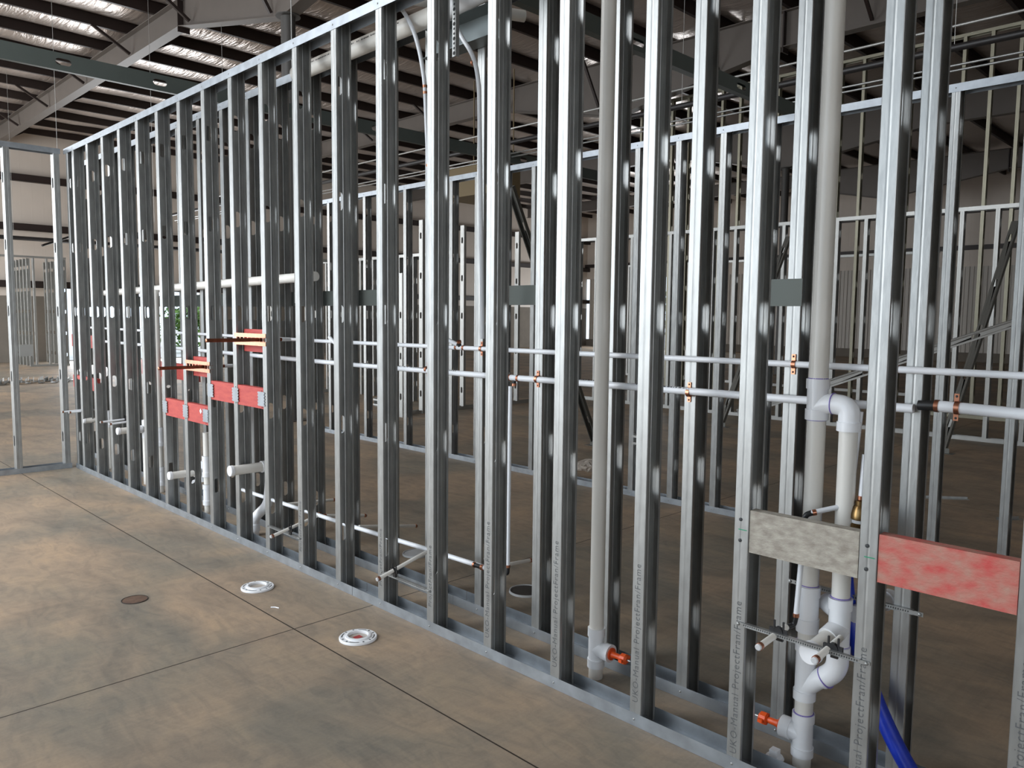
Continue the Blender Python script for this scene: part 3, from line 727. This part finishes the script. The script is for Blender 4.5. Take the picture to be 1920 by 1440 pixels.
obj('print_line', lambda bm: inkline(bm, (xg, -.84, 1.263), (xg, -.69, 1.263), (-.010, 0, .0146), 30, .006, 5), MARK, lb, False)

# drops from the lines
def riser(name, pts, r, label, m=PEX, rad=.03, extra=None):
    t = thing(name, pts[0], label, 'water pipe')
    obj('pipe', lambda bm: tube(bm, fillet(pts, rad), r, 14), m, t)
    return t
t = riser('water_riser', [(.27, 1.335, 1.20), (.262, 1.33, .9), (.245, 1.315, .335)], .0098, 'thin white vertical water drop between two studs left of the single vent pipe'); crimp(t, (.245, 1.315, .338), (0, 0, 1), .0098)
obj('black_elbow', lambda bm: tube(bm, fillet([(.245, 1.315, .33), (.243, 1.315, .30), (.24, 1.345, .30)], .012), .0095, 12), BLACK, t)
t = riser('water_riser', [(xp, -.355, 1.34), (.275, -.352, 1.2), (.235, -.335, .985)], .009, 'thin white water drop just right of the double drain stack'); crimp(t, (.237, -.336, .995), (0, 0, 1), .009)
t = riser('water_riser', [(.225, -.325, 1.10), (.21, -.325, .955)], .009, 'thin white tube ending in the brass fitting'); crimp(t, (.21, -.325, .962), (0, 0, 1), .0095)
bf = thing('brass_fitting', (.21, -.325, .84), 'brown brass fitting behind the stud right of the drain stack', 'fitting')
obj('body', lambda bm: lathe(bm, [(.012, .115), (.017, .112), (.017, .098), (.022, .092), (.029, .07), (.030, .055), (.024, .052), (.024, .04), (.029, .036), (.029, .0), (.02, -.02)], (.21, -.325, .84), (0, 0, 1), 20), BRASS, bf)
obj('grey_band', lambda bm: lathe(bm, [(.0245, .041), (.0265, .041), (.0265, .051), (.0245, .051)], (.21, -.325, .84), (0, 0, 1), 20), CAPW, bf)
t = riser('water_riser', [(.235, -.325, .945), (.13, -.205, .905), (.128, -.20, .905)], .0085, 'thin white cross tube behind the grey board', rad=.01)
obj('black_elbow', lambda bm: tube(bm, fillet([(.135, -.21, .907), (.118, -.185, .895), (.118, -.185, .868)], .014), .0095, 12), BLACK, t); crimp(t, (.133, -.208, .905), (.6, -.7, .2), .0085); crimp(t, (.118, -.185, .872), (0, 0, 1), .0085)
obj('pipe', lambda bm: tube(bm, [(.118, -.185, .868), (.105, -.175, .555)], .0085, 14), PEX, t)
crimp(t, (.105, -.175, .56), (0, 0, 1), .0085)
obj('black_elbow', lambda bm: tube(bm, fillet([(.105, -.175, .553), (.105, -.17, .525), (.08, -.155, .52)], .012), .0085, 12), BLACK, t)
t = riser('water_riser', [(.28, -.285, 1.23), (.275, -.272, 1.0), (.268, -.262, .64)], .0075, 'thin white tube between the two drain pipes'); crimp(t, (.268, -.262, .65), (0, 0, 1), .0075)
obj('black_elbow', lambda bm: tube(bm, fillet([(.268, -.262, .64), (.268, -.262, .612), (.29, -.262, .612)], .012), .0085, 12), BLACK, t)

# perforated strap between the two right studs with the two capped stubs
def perf_bar(name, a, b, w_, label):
    t = thing(name, a, label, 'support bracket', 'stub-out brackets'); a = Vector(a); b = Vector(b); d = b-a
    def fn(bm):
        M = Matrix.Translation(a) @ d.to_track_quat('X', 'Z').to_matrix().to_4x4(); L = d.length
        box(bm, (0, -.0008, -w_/2), (L, .0008, w_/2), M); box(bm, (.03, -.004, w_/2-.001), (L-.03, .012, w_/2+.0005), M); box(bm, (.03, -.004, -w_/2), (L-.03, .012, -w_/2+.001), M)
    obj('bar', fn, GALV, t, False)
    def dots(bm):
        u = d.normalized(); n_ = int(d.length/.0075)
        for i in range(4, n_-4):
            c = a+u*(i*.0075)+Vector((-.0011, 0, 0)); bm.faces.new([bm.verts.new(c+Vector((0, s*.0018, q*.0028))) for s, q in ((-1, -1), (1, -1), (1, 1), (-1, 1))])
    obj('scale_marks', dots, MARK, t, False)
    for p, s in ((a, 1), (b, -1)):
        c = p+d.normalized()*.01*s; obj('screw', (lambda c: lambda bm: lathe(bm, [(.006, 0), (.006, .001), (.004, .004), (.001, .005)], c+Vector((-.001, 0, 0)), (-1, 0, 0), 12))(c), GALV, t)
    return t
perf_bar('stub_bracket', (-.006, -.02, .520), (-.006, -.455, .520), .011, 'long measuring bracket bar crossing two studs below the grey board')
def stub(p0, p1, r, label, grp='capped supply stubs', clip=True, cap=True, prt=False, base=None):
    t = thing('supply_stub', p0, label, 'pipe stub', grp); p0 = Vector(p0); p1 = Vector(p1); ax = (p1-p0).normalized()
    pts = [p0, p1] if base is None else fillet([Vector(base), p0, p1], .03)
    obj('pipe', lambda bm: tube(bm, pts, r, 14), PEX if not prt else PVC, t)
    crimp(t, p1-ax*.008, ax, r)
    obj('end_cap', lambda bm: lathe(bm, [(r*1.0, -.002), (r*1.02, .004), (r*.8, .006)], p1, ax, 14), CAPW, t)
    if clip:
        c = p0+ax*.045 if clip is True else Vector(clip)
        def fn(bm):
            lathe(bm, [(r, -.006), (r+.006, -.006), (r+.006, .006), (r, .006)], c, ax, 10)
            box(bm, (c.x-.004, c.y-.03, c.z-.009), (c.x+.004, c.y-.004-r, c.z+.009)); box(bm, (c.x-.004, c.y+r+.004, c.z-.009), (c.x+.004, c.y+.03, c.z+.009))
            box(bm, (c.x-.003, c.y-.018, c.z+.006), (c.x+.003, c.y-.013, c.z+.034)); box(bm, (c.x-.003, c.y+.012, c.z+.006), (c.x+.003, c.y+.017, c.z+.034)); box(bm, (c.x-.004, c.y-.016, c.z-.03), (c.x+.004, c.y+.006, c.z-.006))
        obj('black_clip', fn, BLACK, t, False, label='black plastic clip')
    return t
stub((.08, -.155, .52), (-.105, -.155, .508), .0105, 'capped white supply stub on the measuring bar, left one below the grey board', clip=(.006, -.165, .53), prt=True)
stub((.10, -.325, .53), (-.085, -.325, .515), .0105, 'capped white supply stub on the measuring bar, right one below the grey board', clip=(.008, -.34, .53), prt=True)
perf_bar('stub_bracket', (.30, -.05, .60), (.30, -.50, .60), .014, 'measuring bracket bar on the back side, seen right of the drain stack')
perf_bar('stub_bracket', (-.003, 2.005, .20), (-.003, 1.60, .20), .012, 'low bracket bar on two front studs left of the single vent pipe')
perf_bar('stub_bracket', (-.003, 3.225, .20), (-.003, 2.82, .20), .012, 'low bracket bar on two front studs left of the toilet flange')
# low supply manifold line
lm = thing('supply_line', (XC, 1.3, .29), 'white supply line running low through the stud holes', 'water pipe')
zl = .30
pth = [(XC-.01, 4.03, .275), (XC, 2.6, .285), (XC+.02, 1.9, .295), (XC+.035, 1.34, .298)]
obj('pipe', lambda bm: tube(bm, pth, .0125, 16), PEX, lm)
for y in (2.93, 2.28, 1.505): pext(lm, (XC+(.01 if y > 2.5 else .025), y, .285 if y > 2 else .297), (0, 1, 0), None, .0125, .01)
for i, (x0, y0, z0, x1, y1_, z1) in enumerate([(.2, 1.88, .29, -.11, 1.88, .215), (.19, 2.95, .28, -.13, 2.93, .215), (.23, 2.55, .285, .68, 2.58, .20), (.24, 1.45, .295, .55, 1.45, .27), (.2, 3.35, .28, .55, 3.32, .26), (.2, 2.95, .28, .55, 2.95, .22)]):
    lab = ['capped toilet supply stub crossing the low bracket bar left of the vent pipe', 'capped toilet supply stub crossing the low bracket bar farther left', 'capped supply stub pointing away, lying low behind the second row', 'capped supply stub pointing away beside the dark floor cap', 'capped supply stub pointing away, farthest of the low ones', 'capped supply stub pointing away, middle of the low ones'][i]
    stub((x0, y0, z0), (x1, y1_, z1), .0098, lab, clip=(-.008 if x1 < 0 else .3, y1_, z1+.02) if i < 2 else False, prt=True)

# curved tubes at the top
t = riser('curved_tube', [(.14, 2.16, 3.3), (.13, 2.035, 3.099), (.135, 1.955, 3.008), (.14, 1.90, 2.918), (.15, 1.868, 2.814), (.17, 1.858, 2.68), (.20, 1.862, 2.2), (.24, 1.80, 1.42), (.28, 1.735, 1.385)], .0105, 'white tube curving down from above onto the upper water pipe', rad=.05)
crimp(t, (.171, 1.858, 2.66), (.06, 0, -1), .0105); crimp(t, (.173, 1.858, 2.63), (.06, 0, -1), .0105); crimp(t, (.196, 1.8615, 2.28), (.06, 0, -1), .0105)
t = riser('curved_tube', [(.20, 1.66, 2.91), (.20, 1.607, 2.833), (.20, 1.553, 2.77), (.20, 1.515, 2.70), (.205, 1.497, 2.6), (.25, 1.51, 1.42)], .0105, 'second white tube curving down near the hanging perforated strip', rad=.05)
crimp(t, (.20, 1.535, 2.71), (0, .4, 1), .0105)
# big horizontal vent pipes near the top
vp = thing('vent_pipe', (.2, 2.5, 3.0), 'large white vent pipe running along the top of the chase', 'pipe')
obj('pipe', lambda bm: tube(bm, [(.2, 3.15, 2.99), (.2, 1.76, 3.0)], .0445, 28), PVC, vp)
obj('hub', lambda bm: (sleeve(bm, (.2, 1.78, 3.0), (0, -1, 0), .0445, .06, .008), tube(bm, [(.2, 1.76, 3.0), (.2, 1.1, 3.03)], .047, 28)), PVCF, vp)
obj('print_line', lambda bm: inkline(bm, (.2, 2.95, 2.99), (.2, 2.05, 3.0), (-.044, 0, .009), 30, .008, 9), MARK, vp, False)
vp2 = thing('vent_pipe', (.6, 1.9, 3.12), 'smaller white vent pipe crossing above the wall tops', 'pipe')
obj('pipe', lambda bm: tube(bm, [(.05, 2.08, 3.13), (.75, 1.74, 3.12)], .03, 24), PVC, vp2)
SHM = mat('sheet_dull', (.16, .18, .18), .45, .6)
sh = thing('sheet_metal_bracket', (.3, 1.7, 2.9), 'galvanized sheet channel with red clip between the stud tops', 'bracket')
obj('channel', lambda bm: (box(bm, (.302, 1.45, 2.82), (.304, 1.93, 2.96)), box(bm, (.21, 1.45, 2.96), (.304, 1.93, 2.962)), box(bm, (.21, 1.45, 2.818), (.304, 1.93, 2.82))), SHM, sh, False)
obj('red_clip', lambda bm: tube(bm, [(.29, 1.88, 2.80), (.27, 1.82, 2.80)], .01, 10), RED_DECAL, sh)
ps = obj('perforated_strap', lambda bm: (box(bm, (.13, 1.577, 2.735), (.1315, 1.602, 3.2)), box(bm, (.1315, 1.577, 2.735), (.15, 1.5785, 3.2))), GALV, None, False)
tag(ps, 'white perforated metal strip hanging down between the stud tops', 'strap')
obj('holes', lambda bm: [bm.faces.new([bm.verts.new((.1297, 1.5895+.006*math.cos(a*PI/4)*(1 if i % 3 else 1.5), 2.75+i*.022+.006*math.sin(a*PI/4)*(1 if i % 3 else 1.5))) for a in range(8)]) for i in range(20)], MARK, ps, False)

# mid-height drain line and drops on the left
hd = thing('drain_line', (.25, 5, 1.74), 'long white horizontal drain pipe at head height on the left', 'pipe')
obj('pipe', lambda bm: tube(bm, [(.255, 6.9, 1.715), (.255, 3.05, 1.765)], r2, 22), PVC, hd)
obj('elbow', lambda bm: (sleeve(bm, (.255, 5.4, 1.735), (0, 1, 0), r2, .06, .006), sleeve(bm, (.255, 3.12, 1.764), (0, 1, 0), r2, .05, .006)), PVCF, hd)
def vstack(y, z1, zf, label, x=.2, branch=None, kind='drain_drop'):
    t = thing(kind, (x, y, 0), label, 'pipe', 'drain drops on the left')
    obj('pipe', lambda bm: tube(bm, [(x, y, .001), (x, y, z1)], r2*.92, 22), PVC, t)
    for z in zf: obj('fitting', (lambda z: lambda bm: (tube(bm, [(x, y, z), (x, y, z+.16)], r2+.004, 22), sleeve(bm, (x, y, z), (0, 0, 1), r2, .035, .008), sleeve(bm, (x, y, z+.125), (0, 0, 1), r2, .035, .008)))(z), PVCF, t)
    return t
vstack(5.50, 1.72, (.06, .40), 'white vertical drain drop with two fittings on the left, below the long drain pipe')
t = vstack(4.56, .62, (.06, .28), 'short white drain drop behind the farther low capped drain stub')
t = thing('offset_drain', (.18, 3.66, 0), 'white offset drain elbow bending to the floor below the nearest capped drain stub', 'pipe', 'drain drops on the left')
obj('elbow', lambda bm: tube(bm, fillet([(.16, 3.73, .001), (.16, 3.73, .12), (.19, 3.58, .24), (.2, 3.55, .5)], .06, 8), r2+.003, 22), PVCF, t)
obj('sleeve', lambda bm: sleeve(bm, (.16, 3.73, .03), (0, 0, 1), r2+.003, .05, .006), PVCF, t)
t = thing('offset_drain', (.18, 4.62, 0), 'white offset drain elbow bending to the floor below the second capped drain stub', 'pipe', 'drain drops on the left')
obj('elbow', lambda bm: tube(bm, fillet([(.13, 4.70, .001), (.13, 4.70, .1), (.13, 4.62, .2), (.13, 4.60, .24)], .06, 8), r2+.003, 22), PVCF, t)
def capstub(y, z, x1, x0, r, label):
    t = thing('drain_stub', (x1, y, z), label, 'pipe stub', 'capped drain stubs')
    obj('pipe', lambda bm: tube(bm, [(x0, y, z), (x1+.02, y, z)], r, 24), PVC, t)
    obj('end_cap', lambda bm: lathe(bm, [(r+.001, 0), (r+.004, .003), (r+.004, .022), (r+.001, .026)], (x1+.026, y, z), (-1, 0, 0), 26), PVCF, t, label='white end cap')
    obj('hub', lambda bm: (sleeve(bm, (x0, y, z), (-1, 0, 0), r, .045, .007), tube(bm, [(x0+.03, y, z-.08), (x0+.03, y, z+.08)], r+.002, 20)), PVCF, t)
    if y > 5: obj('drop', lambda bm: tube(bm, [(x0+.03, y, .001), (x0+.03, y, z-.08)], r, 20), PVC, t)
capstub(3.60, .50, -.07, .20, .032, 'capped white drain stub sticking out through the studs, nearest one')
capstub(4.70, .295, -.04, .20, .028, 'capped white drain stub sticking out through the studs, second from the right')
capstub(5.90, .50, -.01, .20, .028, 'capped white drain stub below two thin supply stubs, third from the right')
capstub(6.88, .49, .0, .20, .026, 'capped white drain stub below two thin supply stubs, farthest left')
for i, (y, z, x1) in enumerate([(6.02, .585, -.10), (5.92, .575, -.06), (7.00, .585, -.14), (6.92, .585, -.10)]):
    stub((.12, y, z), (x1, y, z-.01), .0088, 'thin capped supply stub above the %s drain stub, %s of its pair' % ('third' if i < 2 else 'leftmost', 'farther' if i % 2 == 0 else 'nearer'), 'paired supply stubs', clip=(.10, y, z))
# copper stub-outs
def copper_stub(y, z, x1, label, ybr):
    t = thing('copper_stub_out', (0, y, z), label, 'copper stub-out', 'copper stub-outs')
    obj('pipe', lambda bm: tube(bm, [(.16, y, z), (x1, y, z)], .0115, 16), COPPER_D, t)
    obj('end_disc', lambda bm: lathe(bm, [(.0118, 0), (.0118, .004), (.008, .006)], (x1, y, z), (-1, 0, 0), 14), COPPER, t)
    obj('dark_ferrule', lambda bm: (lathe(bm, [(.0125, 0), (.018, .003), (.018, .025), (.0125, .03)], (.05, y, z), (1, 0, 0), 14)), COPPER_D, t)
    obj('pex_tail', lambda bm: tube(bm, [(.155, y, z), (.215, y, z)], .0125, 14), PEX, t)
    a, b = ybr
    def br(bm):
        box(bm, (-.006, a, z+.013), (-.004, b, z+.038)); box(bm, (-.006, a, z-.038), (-.004, b, z-.013)); box(bm, (-.004, a, z+.012), (.02, b, z+.0135)); box(bm, (-.004, a, z-.0135), (.02, b, z-.012))
        n_ = 8
        for i in range(n_):
            yy = a+(b-a)*(i+.5)/n_; box(bm, (-.006, yy-.006, z-.013), (-.004, yy+.006, z+.013)) if abs(yy-y) > .02 else None
    obj('punched_bracket', br, COPPER, t, False, label='punched copper bracket')
copper_stub(3.30, 1.368, -.33, 'copper stub-out with punched bracket on a red block, nearer and higher one', (3.20, 3.62))
copper_stub(4.13, 1.155, -.30, 'copper stub-out with punched bracket on a red block, farther and lower one', (4.01, 4.42))
# angled tubes off the lower line
t = riser('water_riser', [(.29, 2.95, 1.39), (.22, 2.62, 1.27)], .011, 'grey tube slanting down to a copper end between the water pipes', rad=.01); crimp(t, (.222, 2.63, 1.274), (.3, -1, -.3), .011)

# blue tube
bt = thing('blue_tube', (.2, -.6, 0), 'thick bright blue water tube curving down to the floor at right', 'tube')
obj('tube', lambda bm: tube(bm, fillet([(.33, -.232, .86), (.315, -.245, .62), (.275, -.31, .44), (.235, -.43, .22), (.20, -.60, .02), (.19, -.66, -.02)], .12, 8), .0265, 24), BLUE, bt)

# backing plates on the second row
PLATE = mat('dull_plate', (.085, .095, .085), .5, .4)
def plate(ya, yb_, z0, z1, label):
    tag(obj('metal_backing_plate', lambda bm: box(bm, (XB+D+.002, ya, z0), (XB+D+.0036, yb_, z1)), PLATE, smooth=False), label, 'metal plate', 'flat metal backing')
plate(2.47, 6.9, 1.585, 1.68, 'flat dark metal backing strap behind the second row, left length')
plate(1.20, 1.56, 1.585, 1.68, 'flat dark metal backing plate behind the second row, middle one')
tag(obj('metal_backing_plate', lambda bm: (box(bm, (XB-.003, -.055, 1.575), (XB-.0018, .10, 1.67))), PLATE, smooth=False), 'greenish metal backing plate left of the tall drain pipe', 'metal plate', 'flat metal backing')

# ------------------------------------------------------------------ floor items
def flange(cx, cy, label, red):
    t = thing('closet_flange', (cx, cy, 0), label, 'toilet flange', 'closet flanges')
    def fn(bm):
        seg = 48; prof = [(.047, .001), (.047, .018), (.050, .020), (.060, .018), (.061, .012), (.086, .012), (.089, .009), (.089, .001)]
        rings = [[bm.verts.new((cx+r*math.cos(2*PI*k/seg), cy+r*math.sin(2*PI*k/seg), z)) for k in range(seg)] for r, z in prof]
        for a, b in zip(rings, rings[1:]+rings[:1]):
            for k in range(seg): bm.faces.new((a[k], a[(k+1) % seg], b[(k+1) % seg], b[k]))
    obj('ring', fn, PVCF, t)
    def slots(bm):
        for a0, a1, r0_, r1_ in [(10, 16, .070, .080), (25, 55, .073, .078), (70, 76, .070, .081), (100, 106, .072, .082), (115, 150, .073, .078), (165, 171, .070, .080), (190, 196, .070, .08), (205, 240, .073, .078), (252, 258, .071, .082), (280, 286, .070, .08), (295, 330, .073, .078), (345, 351, .07, .08)]:
            n_ = 6; A = [math.radians(a0+(a1-a0)*i/n_) for i in range(n_+1)]
            v0 = [bm.verts.new((cx+r0_*math.cos(a), cy+r0_*math.sin(a), .0125)) for a in A]; v1 = [bm.verts.new((cx+r1_*math.cos(a), cy+r1_*math.sin(a), .0125)) for a in A]
            for i in range(n_): bm.faces.new((v0[i], v0[i+1], v1[i+1], v1[i]))
    obj('slots', slots, MARK, t, False)
    obj('knockout_disc', lambda bm: lathe(bm, [(.0465, .002), (.0465, .006)], (cx, cy, 0), (0, 0, 1), 32), CLEAR, t)
    if red:
        obj('red_label', lambda bm: box(bm, (cx-.02, cy-.014, .0065), (cx+.018, cy+.016, .0072), None), RED_DECAL, t, False)
flange(-.30, 1.77, 'white closet flange on the floor, nearer one with a red label inside', True)
flange(-.32, 2.735, 'white closet flange on the floor, farther one near the front track', False)
dc = thing('round_drain_cover', (-.88, 3.01, 0), 'round rust-stained cap set flush in the concrete', 'floor cap')
RUST = mat('rusty_cap', (.17, .10, .065), .8, 0, .4, 30)
obj('disc', lambda bm: lathe(bm, [(.062, .0005), (.062, .002), (.05, .003)], (-.88, 3.01, 0), (0, 0, 1), 32), RUST, dc)
obj('rim', lambda bm: lathe(bm, [(.062, .0006), (.062, .0035), (.066, .0035), (.066, .0006)], (-.88, 3.01, 0), (0, 0, 1), 32), DIRT, dc)
tag(obj('plastic_shaving', lambda bm: tube(bm, fillet([(-.41, 2.41, .003), (-.395, 2.395, .004), (-.385, 2.37, .003)], .01), .003, 6), PVCF), 'tiny curved white plastic shaving beside the farther closet flange', 'offcut')
def fringe(cx, cy, r, label, m1):
    t = thing('round_floor_cover', (cx, cy, 0), label, 'floor cap', 'caps behind the second row')
    obj('dark_disc', lambda bm: lathe(bm, [(r, .001), (r, .008), (r*.8, .012)], (cx, cy, 0), (0, 0, 1), 30), m1, t)
    obj('rim', lambda bm: lathe(bm, [(r, .001), (r+.003, .012), (r+.008, .012), (r+.01, .001)], (cx, cy, 0), (0, 0, 1), 30), CAPW, t)
fringe(.73, 1.66, .085, 'dark round cover on the floor with a pale rim behind the thin water drop', DIRT)
fringe(.71, 2.62, .08, 'pale ringed floor cap behind the second row, farther left', CAPW)
def bag(bm):
    bmesh.ops.create_icosphere(bm, subdivisions=3, radius=.13)
    R = random.Random(4)
    for v in bm.verts:
        v.co *= R.uniform(.75, 1.2); v.co.z = abs(v.co.z)*.7; v.co += Vector((3.72, 3.68, .001))
tag(obj('plastic_bag', bag, CLEAR), 'crumpled brown-tinted plastic sheet on the floor behind the third partition', 'plastic sheet')
for i, (x, y, a, L) in enumerate([(5.0, .78, -.9, .4), (4.6, .2, -.6, .2), (5.3, .9, .3, .15)]):
    tag(obj('metal_offcut', (lambda x, y, a, L: lambda bm: (box(bm, (-L/2, -.02, .0005), (L/2, .02, .003), Matrix.Translation((x, y, 0)) @ Matrix.Rotation(a, 4, 'Z')), box(bm, (-L/2, .018, .003), (L/2, .02, .02), Matrix.Translation((x, y, 0)) @ Matrix.Rotation(a, 4, 'Z'))))(x, y, a, L), GALV, smooth=False), ['long bright metal offcut on the dark floor at right', 'small metal offcut on the dark floor at far right', 'tiny metal offcut beyond the long one on the dark floor'][i], 'offcut', 'offcuts on the right floor')
R = random.Random(11)
for i in range(24):
    c, r_ = i % 8, i // 8
    x = 1.35+c*.24+R.uniform(-.01, .01); y = 17.7+r_*.42+R.uniform(-.03, .03); a = 1.2+R.uniform(-.12, .12); L = R.uniform(.26, .36); h = .012
    M = Matrix.Translation((x, y, h)) @ Matrix.Rotation(a, 4, 'Z') @ Matrix.Rotation(R.uniform(-.02, .02)*2, 4, 'X')
    tag(obj('metal_offcut', (lambda M, L: lambda bm: (box(bm, (-L/2, -.05, 0), (L/2, .05, .003), M), box(bm, (-L/2, .048, 0), (L/2, .05, .07), M), box(bm, (-L/2, -.05, 0), (L/2, -.048, .07), M)))(M, L), [GALV_FAR, GD, GALV][i % 3], smooth=False), 'short steel channel offcut in the scrap heap on the far left floor', 'offcut', 'scrap heap on the far left floor')

# ------------------------------------------------------------------ high items: sprinkler lines, hangers, box
def ypipe(name, x, y0, y1_, z, r, label, m=BLACKP):
    return tag(obj(name, lambda bm: tube(bm, [(x, y0, z), (x, y1_, z)], r, 12), m), label, 'pipe', 'overhead pipes')
ypipe('sprinkler_pipe', 6.0, -6, 20, 4.1, .035, 'black overhead sprinkler pipe above the third partition')
ypipe('conduit', 6.15, -6, 20, 3.98, .012, 'thin bright conduit under the sprinkler pipe, nearer one', GALV)
ypipe('conduit', 6.22, -6, 20, 3.95, .012, 'thin bright conduit under the sprinkler pipe, farther one', GALV)
ypipe('conduit', 6.9, -6, 20, 4.6, .015, 'bright conduit high above the fourth partition', GALV_FAR)
tag(obj('sprinkler_pipe', lambda bm: tube(bm, [(-3, 25.2, 3.66), (12, 25.2, 3.66)], .06, 12), BLACKP), 'black sprinkler main in front of the far tan wall', 'pipe', 'overhead pipes')
b_ = thing('sprinkler_branch', (2.8, 18, 3.6), 'dark sprinkler branch pipe slanting down at far left', 'pipe', 'overhead pipes')
obj('pipe', lambda bm: tube(bm, [(3.0, 20, 3.10), (4.6, 20.6, 3.75)], .028, 10), BLACKP, b_)
obj('red_coupling', lambda bm: (lathe(bm, [(.05, 0), (.05, .07)], (3.8, 20.3, 3.42), (1, .37, .4), 12)), RED_DECAL, b_)
for i, (x, y, z) in enumerate([(3.4, 11.06, 3.1), (3.0, 12.98, 3.1), (1.5, 12.92, 3.2), (1.9, 19.5, 3.4), (2.2, 19.0, 3.3), (.2, 3.2, 1.6), (6.0, 10.5, 4.13), (6.0, 4.2, 4.13), (6.0, 1.2, 4.13)]):
    tag(obj('hanger_rod', (lambda x, y, z: lambda bm: tube(bm, [(x, y, z), (x, y, 6.98)], .0032, 6))(x, y, z), GALV_FAR), 'thin ceiling hanger rod, %s' % ['left of the round column', 'left of the ceiling splice', 'above the left wall top', 'far left over the corner, left one', 'far left over the corner, right one', 'rising inside the chase on the left', 'holding the sprinkler pipe, farthest', 'holding the sprinkler pipe, middle', 'holding the sprinkler pipe, nearest'][i], 'hanger rod', 'hanger rods')
tag(obj('wrapped_unit', lambda bm: (box(bm, (9.0, 10.9, 4.1), (10.0, 12.4, 4.75)), [box(bm, (px, py, 4.75), (px+.02, py+.02, 6.84)) for px in (9.1, 9.88) for py in (11.0, 12.28)]), YBOARD, smooth=False), 'large brown-yellow box high in the dark background', 'box')

# a few blocks of walls for depth in the far middle
mT = stud_mesh(2.9, GALV_FAR)
for i in range(14):
    place_stud(mT, 14.5, 4+.61*i, 'steel stud of the farthest background partition, %s from its right end' % nth(i+1), 'farthest partition studs', 0, solidify=False)
ytrack('ceiling_track', 14.498, 3.8, 12.4, 2.906, DD, -1, 'top track of the farthest background partition', 'top tracks', mtl=GALV_FAR)
ytrack('floor_track', 14.498, 3.8, 12.4, .001, DD, 1, 'floor track of the farthest background partition', 'floor tracks', mtl=GALV_FAR)

# outside greenery seen through the openings
def bush(cx, cy, r, label, seed):
    def fn(bm):
        RR = random.Random(seed)
        for k in range(60):
            c = Vector((cx+RR.gauss(0, r*.45), cy+RR.gauss(0, r*.3), r*.9+RR.gauss(0, r*.3)))
            for q in range(14):
                p = c+Vector((RR.gauss(0, .25), RR.gauss(0, .25), RR.gauss(0, .25)))
                if p.z < .05: continue
                d1 = Vector((RR.gauss(0, 1), RR.gauss(0, 1), RR.gauss(0, 1))).normalized()*.14; d2 = d1.orthogonal().normalized()*.08
                bm.faces.new([bm.verts.new(x) for x in (p-d1, p+d2, p+d1, p-d2)])
        tube(bm, [(cx, cy, -.21), (cx, cy, r)], .08, 8)
    tag(obj('leafy_shrub', fn, LEAF, smooth=False), label, 'shrub', 'shrubs outside')
bush(4.9, 32, 1.0, 'sunlit green shrub outside the far doorway, left one', 3)
bush(12, 33, 1.3, 'sunlit green shrub outside the far doorway, right one', 5)
bush(34, 22.5, 2.0, 'sunlit green shrub outside the narrow right doorway', 6)
